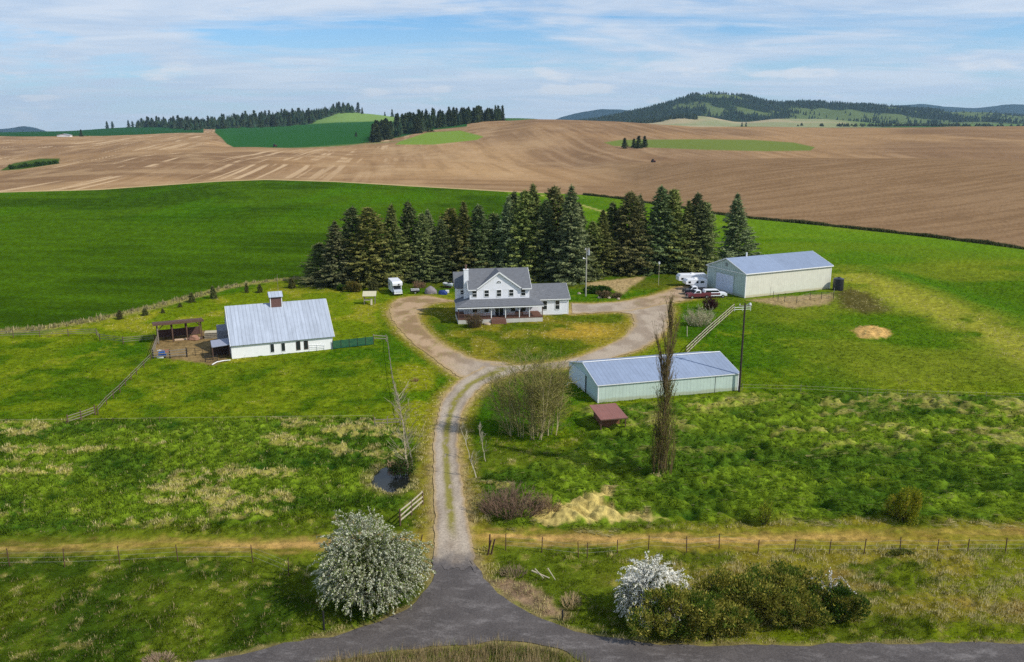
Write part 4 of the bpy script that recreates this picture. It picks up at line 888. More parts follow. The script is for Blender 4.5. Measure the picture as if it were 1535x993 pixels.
# ---------------------------------------------------------------- poles
def upole(px, py, ty, r, label, m, kind):
    x, y, z = GZ(px, py); dz, dy = ray(ty); h = H+y*float(dz)/float(dy)-z; t_ = thing('utility_pole', label, 'pole', (x, y, z))
    mb = MB(); mb.tube((0, 0, -.1), (0, 0, h), r, r*.7, 10); mb.build('pole', m, t_)
    if kind == 'lamp':
        mb = MB(); mb.bar((-.9, 0, h-.35), (1.0, 0, h-.35), .1, .12); mb.build('crossarm', GREYW, t_)
        mb = MB(); mb.tube((.1, -.15, h-.3), (.6, -.4, h+.15), .04, n=6); mb.tube((.6, -.45, h-.15), (.6, -.45, h+.15), .16, .12, 8); mb.build('lamp', WHITE, t_)
        for x_ in (-.75, .85): mb = MB(); mb.tube((x_, 0, h-.29), (x_, 0, h-.05), .06, .04, 6); mb.build('insulator', WHITE, t_)
    if kind == 'transformer':
        mb = MB(); mb.tube((.45, 0, h-1.6), (.45, 0, h-.6), .28, n=12); mb.tube((.45, 0, h-.6), (.45, 0, h-.45), .2, n=12); mb.build('transformer', STEEL, t_)
        mb = MB(); mb.tube((0, 0, h-2.6), (-.7, -.3, h-2.2), .04, n=6); mb.tube((-.7, -.3, h-2.35), (-.7, -.3, h-2.1), .2, .1, 8); mb.build('lamp', WHITE, t_)
        for x_ in (-.3, .5): mb = MB(); mb.tube((x_, 0, h-.4), (x_, 0, h), .08, .05, 6); mb.build('insulator', WHITE, t_)
        mb = MB(); mb.bar((-.5, 0, h-.4), (.7, 0, h-.4), .08, .1); mb.build('crossarm', GREYW, t_)
    if kind == 'box': mb = MB(); mb.box(-.18, .18, -.15, .15, h, h+.4); mb.prism([(-.24, h+.4), (.24, h+.4), (0, h+.6)], -.2, .2, 'y'); mb.build('bird_box', WHITE, t_)
    return t_, h
pol1, ph1 = upole(1108, 587, 455, .16, 'tall dark utility pole with a white lamp, right end of the long low shed', pmat('dark_pole', S(62, 52, 46), .9, .2, 3), 'lamp')
pol2, ph2 = upole(878, 444, 372, .17, 'pale utility pole with a grey transformer and lamp, in front of the spruces', pmat('pale_pole', S(164, 160, 148), .9, .12, 3), 'transformer')
upole(987, 428, 396, .06, 'thin pole carrying a small white bird box in the grass before the spruces', PALEW, 'box')
upole(417, 436, 412, .05, 'thin bare mast in the grass behind the white barn', GREYW, '')
def sag(p, q, s, n=14): return [(p[0]+(q[0]-p[0])*i/n, p[1]+(q[1]-p[1])*i/n, p[2]+(q[2]-p[2])*i/n-s*4*(i/n)*(1-i/n)) for i in range(n+1)]
# ---------------------------------------------------------------- vehicles
def paint(name, col, rough=.3): return pmat(name, col, rough, .04, 2, spec=.5)
PW = paint('white_car_paint', S(232, 234, 238)); PM = paint('maroon_paint', S(104, 48, 56)); PB = paint('black_paint', S(36, 38, 46)); LAMPG = pmat('lamp_glass', S(220, 220, 210), .2, .02, 3, spec=.6)
def wheel(parent, x, y, r=.38, w=.26):
    m = MB(); m.tube((x, y-w/2, r), (x, y+w/2, r), r, n=14); o = m.build('wheel', RUBBER, parent); s = 1 if y > 0 else -1
    m = MB(); m.tube((x, y+s*w/2, r), (x, y+s*(w/2+.015), r), r*.58, n=10); m.build('rim', CHROME, o)
def pickup(label, px, py, rz, mb_, mt, name='pickup_truck', cap=False, suv=False):
    x, y, z = GZ(px, py); t_ = thing(name, label, 'pickup truck' if not suv else 'car', (x, y, z+.02), rz)
    Lh = 2.7
    prof = [(-Lh, .45), (Lh-.1, .45), (Lh, .6), (Lh, 1.0), (Lh-.15, 1.1), (1.25, 1.2), (1.2, 1.22), (-Lh, 1.22)]
    b = MB(); b.prism(prof, -.95, .95, 'y'); bo = b.build('body', mb_, t_, bevel=.04)
    if not suv and not cap:
        b = MB(); b.box(-Lh+.15, -.55, -.8, .8, 1.225, 1.24); b.build('bed_liner', RUBBER, t_)
        b = MB(); b.box(-Lh+.02, -.45, .82, .94, 1.22, 1.34); b.box(-Lh+.02, -.45, -.94, -.82, 1.22, 1.34); b.box(-Lh, -Lh+.1, -.82, .82, 1.22, 1.34); b.build('bed_rail', mb_, t_)
    ce = -Lh+.2 if (suv or cap) else -.45
    cab = MB(); cab.prism([(ce, 1.2), (1.3, 1.2), (.65, 1.82), (ce+.12, 1.85)], -.82, .82, 'y'); cab.build('cab', mt, t_, bevel=.05)
    g = MB(); g.prism([(ce+.3, 1.3), (1.0, 1.3), (.6, 1.72), (ce+.35, 1.74)], -.84, .84, 'y'); g.build('side_window', GLASS, t_)
    g = MB(); v = [(1.27, -.7, 1.26), (1.27, .7, 1.26), (.72, .64, 1.78), (.72, -.64, 1.78)]; g.slab([(a+.03, b_, c+.02) for a, b_, c in v], .02); g.build('windscreen', GLASS, t_)
    g = MB(); g.box(Lh-.01, Lh+.03, -.5, .5, .68, .95); g.build('grille', DARK, t_)
    for s in (-1, 1): g = MB(); g.box(Lh-.01, Lh+.04, s*.72-.16, s*.72+.16, .76, .95); g.build('headlight', LAMPG, t_)
    g = MB(); g.box(Lh-.02, Lh+.12, -.92, .92, .42, .6); g.box(-Lh-.1, -Lh+.02, -.92, .92, .42, .6); g.build('bumper', CHROME, t_)
    for wx in (-1.7, 1.75):
        for s in (-1, 1): wheel(t_, wx, s*.86)
    return t_
a_ = R(188)
pickup('black pickup with white patches on its nose, parked beside the camper trailers', 1041, 441, a_, PB, PW)
pickup('maroon pickup with a white cab roof, parked nearest the driveway', 1046, 447, a_+R(3), PM, PW)
pc_ = pickup('white car with a maroon stripe parked right beside the machine shed door', 1070, 446, R(6), PW, PW, 'parked_car', suv=True)
m = MB(); m.box(-2.5, 1.1, -.985, -.93, .75, 1.15); m.build('side_stripe', PM, pc_)
def camper(label, px, py, rz, L_, Hh, W_=2.4, neck=True):
    x, y, z = GZ(px, py); t_ = thing('camper_trailer', label, 'trailer', (x, y, z+.02), rz)
    pr = [(-L_/2, .55), (L_/2-(2.0 if neck else .3), .55), (L_/2-(1.8 if neck else 0), 1.3 if neck else .9), (L_/2, 1.45), (L_/2, Hh-.5), (L_/2-.5, Hh), (-L_/2+.2, Hh), (-L_/2, Hh-.2)]
    b = MB(); b.prism(pr, -W_/2, W_/2, 'y'); b.build('body', PW, t_, bevel=.06)
    for xx, ww in ((L_/2-.9, .6), (L_/2-2.8, .5), (-L_/2+1.2, .9)):
        for s in (-1, 1): g = MB(); g.box(xx-ww/2, xx+ww/2, s*W_/2-.015, s*W_/2+.015, 1.65, 2.15); g.build('window', GLASS, t_)
    g = MB(); g.box(-.3, .4, -W_/2-.02, -W_/2+.01, .75, 2.4); g.build('door', WHITE, t_)
    g = MB(); g.box(-L_/2+.2, L_/2-2.2, -W_/2-.012, -W_/2+.01, 1.1, 1.25); g.build('stripe', pmat('grey_stripe', S(130, 134, 150), .5, .05, 2), t_)
    g = MB(); g.box(-.5, .2, -.35, .35, Hh, Hh+.22); g.build('roof_unit', WHITE, t_)
    for wx in (-L_/2+2.0, -L_/2+2.9):
        for s in (-1, 1): wheel(t_, wx, s*(W_/2-.15), .34, .2)
    g = MB(); g.box(L_/2-2.3, L_/2-2.15, -.6, -.5, 0, .55); g.box(L_/2-2.3, L_/2-2.15, .5, .6, 0, .55); g.build('jack', DARK, t_)
    return t_
camper('long white camper trailer parked farthest back, left of the machine shed', 1036, 428.5, R(186), 7.0, 2.9)
camper('shorter white camper trailer parked between the long one and the black pickup', 1041, 434, R(188), 5.2, 2.6)
# motorhome
x, y, z = GZ(591, 443); mh_ = thing('motorhome', 'white motorhome with an overcab bunk, parked under the left end of the spruces', 'motorhome', (x, y+2.6, z+.02), R(-72))
b = MB(); b.prism([(-3.2, .5), (1.3, .5), (1.3, 2.0), (2.5, 2.15), (2.55, 2.75), (2.2, 3.05), (-3.1, 3.05), (-3.2, 2.9)], -1.15, 1.15, 'y'); b.build('body', PW, mh_, bevel=.06)
b = MB(); b.prism([(1.3, .45), (3.2, .45), (3.25, .95), (3.1, 1.1), (2.35, 1.3), (1.75, 1.98), (1.3, 1.98)], -.95, .95, 'y'); b.build('cab', pmat('grey_white_paint', S(178, 184, 192), .35, .04, 2), mh_, bevel=.05)
g = MB(); g.slab([(2.42, -.82, 1.33), (2.42, .82, 1.33), (1.85, .8, 1.96), (1.85, -.8, 1.96)], .02); g.build('windscreen', GLASS, mh_)
for s in (-1, 1):
    g = MB(); g.prism([(1.35, 1.35), (2.2, 1.35), (1.75, 1.85), (1.35, 1.85)], s*.96-.01, s*.96+.01, 'y'); g.build('side_window', GLASS, mh_)
    g = MB(); g.box(3.2, 3.27, s*.7-.15, s*.7+.15, .7, .9); g.build('headlight', LAMPG, mh_)
    g = MB(); g.box(-2.2, -1.2, s*1.16-.01, s*1.16+.01, 1.6, 2.2); g.build('window', GLASS, mh_)
    for wx in (-1.9, 2.5): wheel(mh_, wx, s*.95, .36, .24)
g = MB(); g.box(2.5, 2.57, .1, .5, 2.3, 2.55); g.build('bunk_window', GLASS, mh_)
g = MB(); g.box(3.22, 3.36, -.95, .95, .42, .6); g.build('bumper', WHITE, mh_)
# junk near the spruces
def lump(name, label, cat, px, py, dims, mat, seed, group=None, parts=None):
    x, y, z = GZ(px, py); bm = bmesh.new(); bmesh.ops.create_icosphere(bm, subdivisions=4, radius=1)
    for v in bm.verts:
        n = fbm(np.array([v.co.x*1.6+seed]), np.array([v.co.y*1.6+v.co.z*1.3]), seed, 3)[0]
        k = .75+.5*n; v.co = Vector((v.co.x*dims[0]/2*k, v.co.y*dims[1]/2*k, max(v.co.z, -.05)*dims[2]*k))
    me = bpy.data.meshes.new(name); bm.to_mesh(me); bm.free(); me.shade_smooth(); me.materials.append(mat); o = link(name, me); o.location = (x, y, z); return tag(o, label, cat, group)
TARP = pmat('grey_tarp', S(128, 120, 122), .6, .2, 3, bump=.1, bscale=3)
lump('covered_heap', 'low heap under a grey-brown cover, left of the blue tarp', 'heap', 646, 440, (2.9, 2.0, 1.6), TARP, 3)
lump('tarp_pile', 'dark blue tarp thrown over a load beside the farmhouse yard', 'tarp', 664, 441.5, (2.1, 1.4, 1.0), pmat('blue_tarp', S(30, 52, 112), .5, .2, 3, bump=.08, bscale=4), 9)
x, y, z = GZ(670.5, 440); m = MB(); m.box(-.4, .4, -.3, .3, .1, .65); m.box(-.42, .42, -.32, .32, .65, .75); o = m.build('cooler_box', WHITE, bevel=.04); o.location = (x, y, z); tag(o, 'small white box beside the dark blue tarp', 'box')
x, y, z = GZ(622, 440); t_ = thing('flat_trailer', 'low flat trailer loaded with white and dark planks, right of the motorhome', 'trailer', (x, y, z), R(12))
m = MB(); m.box(-1.1, 1.1, -.7, .7, .45, .55); m.build('deck', DARK, t_)
for k in range(6): m = MB(); m.box(-1.0+.1*(k % 2), 1.0, -.6+.2*k, -.48+.2*k, .56, .8+.12*(k % 3)); m.build('plank', WHITE if k % 2 else DARK, t_)
for s in (-1, 1): wheel(t_, 0, s*.78, .3, .16)
# boat
x, y, z = GZ(674, 433); t_ = thing('small_boat', 'small white boat lying at the left rear corner of the farmhouse', 'boat', (x-.4, y+1.5, z), R(-50))
bm_ = MB(); n = 9; ring = []
for i in range(n):
    s = i/(n-1); wd = .8*math.sin(min(1, s*1.7+.25)*PI/2)*(1 if s < .6 else math.cos((s-.6)/.4*PI/2*.97)); xx = -1.9+3.8*s
    ring.append([(xx, -wd, .95+.15*s), (xx, -wd*.6, .45+.1*s), (xx, 0, .3+.25*s*s), (xx, wd*.6, .45+.1*s), (xx, wd, .95+.15*s)])
vs = [p for r_ in ring for p in r_]; fs = [(i*5+j, i*5+j+1, i*5+j+6, i*5+j+5) for i in range(n-1) for j in range(4)]+[(0, 1, 2, 3, 4)]+[(i*5, i*5+5, i*5+9, i*5+4) for i in range(n-1)]
bm_.add(vs, fs); bm_.build('hull', PW, t_)
m = MB(); m.slab([(.1, -.55, 1.35), (.1, .55, 1.35), (.7, .4, 1.1), (.7, -.4, 1.1)], .03); m.build('windscreen', GLASS, t_)
m = MB(); m.box(-1.2, 1.0, -.3, .3, .02, .32); m.build('cradle', BROWNW, t_)
# small slanted stand
x, y, z = GZ(546, 457); t_ = thing('feeder_stand', 'small stand with a slanting pale roof panel, in the grass left of the motorhome', 'stand', (x, y, z), R(4))
m = MB(); m.slab([(-.3, -.3, 1.9), (2.6, -.3, 1.9), (2.6, 1.4, 2.7), (-.3, 1.4, 2.7)], .1); m.build('roof', pmat('pale_panel', S(186, 180, 150), .9, .12, 3), t_)
for xx in (0, 2.3):
    for yy in (0, 1.1): m = MB(); m.box(xx-.06, xx+.06, yy-.06, yy+.06, 0, 1.9+.47*yy); m.build('post', GREYW, t_)
m = MB(); m.box(-.1, 1.2, -.1, 1.2, .9, 1.0); m.build('shelf', PALEW, t_)
m = MB(); m.bar((1.6, -.6, 0), (1.6, .2, 1.3), .4, .06); m.build('ramp', PALEW, t_)
# corral things
x, y, z = GZ(315, 543); t_ = thing('hay_ring', 'round dark metal hay feeder ring in front of the grey canopy', 'feeder', (x, y+.6, z))
for h in (.1, .55, 1.0):
    m = MB(); m.path([(1.0*math.cos(2*PI*i/18), 1.0*math.sin(2*PI*i/18), h) for i in range(19)], .03, 5); m.build('ring', DARK, t_)
m = MB()
for i in range(14): a = 2*PI*i/14; m.tube((math.cos(a), math.sin(a), .05), (math.cos(a), math.sin(a), 1.0), .022, n=4)
m.build('bar', DARK, t_)
lump('hay_pile', 'reddish brown heap of old hay under the pole shelter', 'hay', 291, 509, (2.0, 1.6, .8), pmat('old_hay', S(150, 112, 92), .95, .3, 4, bump=.1, bscale=6), 21)
x, y, z = GZ(315, 508); t_ = thing('pallet_stack', 'stack of pale boards and pallets between the pole shelter and the barn', 'pallets', (x, y+1, z), R(12))
for k in range(7): m = MB(); m.box(-1.2+.1*(k % 2), 1.2, -.9, .9-.12*(k % 3), .05+k*.16, .13+k*.16); m.build('pallet', PALEW if k % 2 == 0 else GREYW, t_)
x, y, z = GZ(262, 511); m = MB(); a_x, a_y, _ = GZ(302, 508); m.bar((0, 0, .15), (a_x-x, a_y-y, .15), .3, .26); o = m.build('timber', pmat('sawn_timber', S(206, 180, 150), .9, .12, 3)); o.location = (x, y, z); tag(o, 'long pale timber lying along the front of the pole shelter', 'timber')
x, y, z = GZ(244, 537); t_ = thing('jump_pile', 'pile of blue, white and red horse-jump poles at the corral corner', 'poles', (x-.3, y+.5, z))
rr = random.Random(3); BLUE = pmat('blue_plastic', S(34, 98, 178), .5, .1, 3); RED = pmat('faded_red', S(190, 92, 88), .6, .1, 3)
m = MB(); m.box(-.5, .2, -.3, .3, .1, .9); m.box(-.1, .5, -.2, .2, .4, 1.2); m.box(.2, .7, -.3, .2, .1, .6); m.build('barrel', BLUE, t_, bevel=.05)
for k in range(5): m = MB(); m.tube((-1.1+.1*k, .5+.15*k, .9+.1*(k % 2)), (1.0, .4+.15*k, .8+.14*(k % 3)), .05); m.build('pole', [RED, WHITE][k % 2], t_)
m = MB(); m.box(-.6, .5, -.75, -.6, .05, .45); m.build('board', WHITE, t_)
pa = [GZ(*q) for q in [(346, 541), (335, 542), (325, 544), (318, 548)]]; x, y, z = pa[0]
m = MB(); m.path([(q[0]-x, q[1]-y, .12) for q in pa], .08, 6); o = m.build('white_pipe', WHITE); o.location = (x, y, z); tag(o, 'curved white pipe lying in the grass before the barn corner', 'pipe')
# behind machine shed
x, y, z = GZ(1254, 436); t_ = thing('water_tank', 'black water tank against the far right end of the machine shed', 'tank', (x+.6, y+.8, z))
m = MB(); m.tube((0, 0, 0), (0, 0, 2.7), 1.2, n=20); m.tube((0, 0, 2.7), (0, 0, 3.0), 1.2, .4, n=20); m.build('tank', PB, t_, smooth=False); m = MB(); m.tube((0, 0, 3.0), (0, 0, 3.1), .3, n=10); m.build('lid', DARK, t_)
# boulders beside the drive
BOUL = pmat('boulder', S(166, 150, 130), .95, .25, 3, bump=.05, bscale=6)
for k, (px, py, s, nm) in enumerate([(899, 447, .6, 'pale boulder at the left of the dry shrub on the drive edge'), (913, 447.5, .5, 'pale boulder below the middle of the dry shrub on the drive edge'), (927, 449, .45, 'pale boulder at the right of the dry shrub on the drive edge'), (868, 441, .55, 'grey boulder at the corner of the farmhouse side wing')]):
    lump('boulder', nm, 'boulder', px, py, (s*1.6, s*1.3, s*.8), BOUL, 40+k, 'boulders by the drive')
lump('stone_heap', 'pale rubble at the foot of the farmhouse steps', 'stones', 730, 487, (1.6, .9, .5), BOUL, 50)
m = MB(); x, y, z = GZ(890, 585); m.tube((0, 0, 0), (0, 0, .8), .04); m.tube((0, 0, .8), (-1.6, .6, .75), .04); m.tube((-1.6, .6, .75), (-1.6, .6, 0), .04); o = m.build('pipe_rack', WHITE); o.location = (x-2.2, y+.8, z); tag(o, 'small white bent pipe rack at the left corner of the long low shed', 'rack')
# far little things
X_, Y_, z_ = col_at(97, 1850); t_ = thing('far_farm_shed', 'tiny white farm building on the skyline field far left', 'building', (X_, Y_, z_))
m = MB(); m.prism([(-14, 0), (14, 0), (14, 3.5), (0, 6), (-14, 3.5)], -5, 5, 'y'); m.build('wall', WHITE, t_); m = MB(); m.slab([(-15, -6, 3.6), (0, -6, 6.4), (0, 6, 6.4), (-15, 6, 3.6)], .3); m.slab([(15, -6, 3.6), (0, -6, 6.4), (0, 6, 6.4), (15, 6, 3.6)], .3); m.build('roof', STEEL, t_)
for px, Yd, lb in ((412, 1290, 'dark red tractor working the ploughed field, far left of centre'), (979, 760, 'tiny dark tractor on the ploughed field below the green strip')):
    X_, Y_, z_ = col_at(px, Yd); t_ = thing('tractor', lb, 'tractor', (X_, Y_, z_), .3); k = 1.6 if px < 500 else 1.0
    m = MB(); m.box(-1.2*k, 2.0*k, -.6*k, .6*k, .8*k, 1.9*k); m.build('body', pmat('tractor_red', S(96, 44, 36), .6, .1, 2), t_); m = MB(); m.box(-1.1*k, .3*k, -.75*k, .75*k, 1.9*k, 3.0*k); m.build('cab', GLASS, t_)
    for wx, wr in ((-.8, .95), (1.5, .6)):
        for s in (-1, 1): m = MB(); m.tube((wx*k, s*.75*k, wr*k), (wx*k, s*1.15*k, wr*k), wr*k, n=12); m.build('wheel', RUBBER, t_)
# ================================================================== VEGETATION
CON = foliage_mat('conifer_needles', .15, .8, .22); LEAF = foliage_mat('leaves', .3, .6); GRASS = foliage_mat('grass_blades', .35, .7); BLOOM = foliage_mat('blossom', .3, .7)
BARK = pmat('bark', S(92, 74, 58), .95, .25, 4, stretch=(1, 1, .3)); PBARK = pmat('pale_bark', S(168, 160, 134), .95, .2, 4, stretch=(1, 1, .3)); DBARK = pmat('dark_bark', S(88, 74, 58), .95, .25, 4)
TWIG = foliage_mat('twigs', .0, .9)
def unit(v): return v/np.maximum(np.linalg.norm(v, axis=-1, keepdims=True), 1e-9)
def leaf_tris(P_, dirv, size, rng, flat=.45):
    """one triangle per point, long axis roughly dirv"""
    n = len(P_); d = unit(dirv+rng.normal(0, .35, (n, 3))); a = unit(np.cross(d, rng.normal(0, 1, (n, 3)))); s = size[:, None] if hasattr(size, '__len__') else size
    return np.stack([P_-d*s*.4+a*s*flat*.5, P_-d*s*.4-a*s*flat*.5, P_+d*s*.6], 1)
def spruce_mesh(name, h, r, seed, nb=300, per=1.0, leafs=.62, tone=0.0, pw=.78, hue=(1, 1, 1), tip=(.235, .24, .085)):
    rng = np.random.default_rng(seed); T = []; C = []
    z = h*(.03+.97*(np.arange(nb)+rng.random(nb))/nb); az = np.arange(nb)*2.39996+rng.normal(0, .3, nb)
    rel = 1-z/h; lump = .58+.84*vnoise(np.cos(az)*1.5+seed*3.1+5, np.sin(az)*1.5+z*.38, seed)
    Lb = (r*np.power(np.clip(rel, 0, 1), pw)*rng.uniform(.55, 1.2, nb)*1.05*lump+.22)
    Lb = np.where(rel > .9, Lb*sstep(1.25, .9, rel), Lb)
    tilt = -.28+.75*(1-rel)**1.5+rng.normal(0, .08, nb)
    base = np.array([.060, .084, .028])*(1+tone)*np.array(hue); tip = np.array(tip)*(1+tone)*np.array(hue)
    for i in range(nb):
        n = max(3, int(per*(Lb[i]/.17))); t = np.sqrt(rng.uniform(.06, 1, n)); d = np.array([math.cos(az[i]), math.sin(az[i]), tilt[i]])
        Pn = np.outer(t*Lb[i], d); Pn[:, 2] += z[i]+.16*(t**2)*Lb[i]-.04*Lb[i]; side = np.array([-d[1], d[0], 0])
        w = (1-t*.75)*.30*Lb[i]; Pn += side*(rng.uniform(-1, 1, n)*w)[:, None]; Pn[:, 2] -= rng.random(n)*.28
        dv = np.tile(d, (n, 1))+side*rng.normal(0, .7, n)[:, None]; dv[:, 2] += rng.normal(-.25, .35, n)
        s = leafs*rng.uniform(.6, 1.25, n)*(.75+.5*(h/20))
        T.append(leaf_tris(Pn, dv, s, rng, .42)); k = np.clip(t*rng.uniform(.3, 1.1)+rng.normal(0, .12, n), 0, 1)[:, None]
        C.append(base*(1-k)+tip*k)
    n = 26; zz = h*rng.uniform(.93, 1.03, n); Pn = np.stack([rng.normal(0, .07, n), rng.normal(0, .07, n), zz], 1); T.append(leaf_tris(Pn, np.tile([0, 0, 1.], (n, 1)), .5*leafs/.62, rng, .3)); C.append(np.tile(tip, (n, 1)))
    C = np.concatenate(C)*RNG.uniform(.8, 1.2, (sum(len(q) for q in C), 1))
    return soup(name, np.concatenate(T), C, CON, False)
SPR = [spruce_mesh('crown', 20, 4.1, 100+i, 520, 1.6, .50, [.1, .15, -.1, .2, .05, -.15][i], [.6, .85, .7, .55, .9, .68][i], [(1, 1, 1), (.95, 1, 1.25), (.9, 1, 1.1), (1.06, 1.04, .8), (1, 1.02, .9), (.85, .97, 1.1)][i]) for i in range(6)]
def trunk_mesh(h, r):
    m = MB(); m.tube((0, 0, -.2), (0, 0, h*.96), r, .03, 8); me = bpy.data.meshes.new('trunk'); me.from_pydata(m.v, [], m.f); me.materials.append(BARK); return me
TRK = trunk_mesh(20, .28)
def put_tree(name, label, cat, X, Y, Z, h, r, mesh, rz, group, tm=None, mh=20.0, mr=4.1):
    e = thing(name, label, cat, (X, Y, Z-.05), rz, group); c = link('crown', mesh, e); c.scale = (r/mr, r/mr, h/mh); t_ = link('trunk', tm or TRK, e); t_.scale = (h/mh, h/mh, h/mh); return e
WB = [(478, 364, 424, 4.0), (500, 332, 428, 4.0), (525, 311, 424, 4.4), (551, 312, 427, 4.2), (585, 307, 424, 3.9), (611, 303, 420, 3.6), (632, 320, 421, 2.6), (645, 315, 415, 3.5), (662, 330, 420, 3.0), (675, 313, 415, 3.6), (695, 303, 418, 3.8), (719, 308, 417, 3.9), (739, 320, 413, 3.4),
      (761, 294, 416, 3.6), (770, 288, 411, 3.6), (783, 286, 416, 3.6), (807, 276, 415, 4.3), (822, 300, 418, 3.5), (836, 280, 413, 3.9), (855, 279, 421, 4.6), (867, 305, 417, 3.6), (888, 332, 413, 2.6), (902, 315, 412, 3.4), (918, 304, 408, 3.6), (944, 288, 409, 4.2), (958, 293, 407, 3.8), (988, 280, 408, 4.3), (1011, 285, 407, 4.0), (1031, 301, 406, 3.8), (1046, 290, 405, 3.8), (1057, 303, 405, 3.6)]
ORD = ['first', 'second', 'third', 'fourth', 'fifth', 'sixth', 'seventh', 'eighth', 'ninth', 'tenth', 'eleventh', 'twelfth', 'thirteenth', 'fourteenth', 'fifteenth', 'sixteenth']
def spruce_at(xt, yt, yb, r, label, k, group='spruces of the windbreak'):
    X, Y = G((xt+CX*0), yb); dz, dy = ray(yt); X = (xt-CX)*Y/float(dy); h = H+Y*float(dz)/float(dy)
    return put_tree('spruce_tree', label, 'spruce', X, Y, float(hgt(X, Y)[0]), h, r*(1.15 if k == 0 else 1.46), SPR[k % 6], k*1.7, group)
nW = len(WB)
for i, (xt, yt, yb, r) in enumerate(WB):
    look = 'very tall' if yt < 283 else ('tall' if yt < 300 else ('medium' if yt < 325 else 'short'))
    lb = (f'{look} dark spruce, {ORD[i]} from the left end of the windbreak' if i < 16 else f'{look} dark spruce, {ORD[nW-1-i]} from the right end of the windbreak')
    if i == 0: lb = 'short bushy spruce at the very left end of the windbreak'
    if i == nW-1: lb = 'spruce at the very right end of the windbreak, nearest the machine shed'
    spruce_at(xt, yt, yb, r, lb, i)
spruce_at(1110, 291, 387, 4.4, 'lone tall conical spruce behind the machine shed, apart from the windbreak', 31, 'spruces of the windbreak')
# ---- small conifers in the yard
YS = [(180, 479, 1.9, .75), (218, 473, 1.5, .85), (244, 469, .9, .5), (270, 461, 1.0, .55), (288, 453, 2.1, .95), (320, 448, 2.9, 1.0), (370, 439, 2.3, .55), (390, 439, 2.0, .85), (437, 432, 2.4, 1.2), (560, 436, 3.0, 1.5)]
SM = spruce_mesh('crown', 3, 1, 77, 190, 2.4, .34, -.35)
for i, (x, y, h, r) in enumerate(YS):
    X, Y, z = GZ(x, y); e = put_tree('young_spruce', f'young dark conifer on the mown strip, {ORD[i]} from the left' if i < 9 else 'young conifer bush in front of the windbreak, left of the motorhome', 'conifer', X, Y, z, h, r, SM, i*2.1, 'young conifers on the mown strip', None, 3.0, 1.0); e.children[1].scale = (.15, .15, h/20*.9) if False else (.2, .2, .12)
# ---- woods on the skyline
FM = [spruce_mesh('crown', 20, 4.2, 500+i, 90, .26, 2.6, -.2, [.6, .8, .7, .9, .55][i], (1, 1, 1), (.09, .11, .045)) for i in range(5)]
for me in FM: pass
def far_trees(n, fx, group, labels, seed, hr=(14, 24), r0=4.6):
    rng = random.Random(seed); out = 0
    for i in range(n):
        px, Yd = fx(rng); X, Y, z = col_at(px, Yd); h = rng.uniform(*hr)
        e = put_tree('pine_tree', labels, 'conifer', X, Y, z-.5, h, r0*rng.uniform(.8, 1.2), FM[rng.randrange(5)], rng.uniform(0, 6), group, None, 20.0, 4.2); out += 1
    return out
def wood2(r):       # near wood, left of centre
    t = r.random(); px = 556+t*196
    lo = 1260+t*(1640-1260)*1.0; hi = lo+60+260*math.sin(min(1, t*1.15+.08)*PI)**.6
    return px+r.uniform(-4, 4), r.uniform(lo, hi)
NB = 118
far_trees(NB, wood2, 'conifers of the wood left of centre', 'dark conifer in the dense wood on the slope left of centre', 5, (20, 30), 6.5)
def wood1(r):
    t = r.random()**.85; px = 205+t*325
    w_ = min(1, max(0, (px-225)/70))*min(1, max(.25, (520-px)/60)); Yd = 3080-r.random()*(120+560*w_); return px, Yd
far_trees(112, wood1, 'conifers of the wood on the far left skyline', 'dark conifer in the long wood along the far left skyline', 6, (16, 36), 9)
for px, Yd, h, lb in [(161, 3150, 26, 'lone conifer at the far left tip of the skyline wood'), (169, 3160, 24, 'second lone conifer at the far left tip of the skyline wood'), (193, 3140, 26, 'conifer standing apart just left of the skyline wood'), (199, 3180, 22, 'smaller conifer standing apart just left of the skyline wood'), (515, 2960, 30, 'tall conifer on the rounded top of the light green hill'), (537, 2950, 34, 'tall conifer on the right shoulder of the light green hill'), (543, 2850, 20, 'low conifer below the tall one on the light green hill'), (588, 3010, 26, 'conifer on the skyline just left of the near wood'), (577, 3010, 14, 'small conifer on the skyline at the foot of the light green hill'),
                        (534, 1500, 9, 'small dark tree on the green field beside the near wood'), (122, 1880, 15, 'single dark tree on the brown skyline field far left'), (754, 1640, 14, 'round dark tree at the right tip of the near wood'),
                        (936, 985, 12, 'left dark conifer in the grassy hollow of the brown hills'), (950, 1000, 10, 'low dark conifer in the middle of the grassy hollow trees'), (957, 990, 14, 'tallest dark conifer in the grassy hollow of the brown hills'), (966, 1000, 13, 'right dark conifer in the grassy hollow of the brown hills')]:
    X, Y, z = col_at(px, Yd); put_tree('pine_tree', lb, 'conifer', X, Y, z-.4, h, h*.27 if Yd > 1200 else h*.36, FM[int(px) % 5], px, 'conifers of the hills', None, 20.0, 4.2)
# masses of forest that read as one
def forest(name, label, pts, seed, dark=(.030, .046, .022)):
    rng = np.random.default_rng(seed); T = []; C = []
    for X, Y, z, h, r in pts:
        a0 = rng.uniform(0, 6); n = 5
        for k in range(2):
            zb = z+h*(.05+.38*k); zt = z+h*(.62+.4*k); rr = r*(1-.4*k)
            ang = a0+k+np.arange(n)*2*PI/n; ring = np.stack([X+rr*np.cos(ang)*rng.uniform(.7, 1.2, n), Y+rr*np.sin(ang)*rng.uniform(.7, 1.2, n), zb+rng.uniform(-.1, .1, n)*h], 1)
            top = np.array([X, Y, zt]); T += [np.stack([ring[i], ring[(i+1) % n], top]) for i in range(n)]
            c = np.array(dark)*rng.uniform(.7, 1.5)*np.array([rng.uniform(.9, 1.3), 1, 1]); C += [c]*n
    o = soup(name, np.array(T), np.array(C), CON); tag(o, label, None, None, 'stuff'); return o
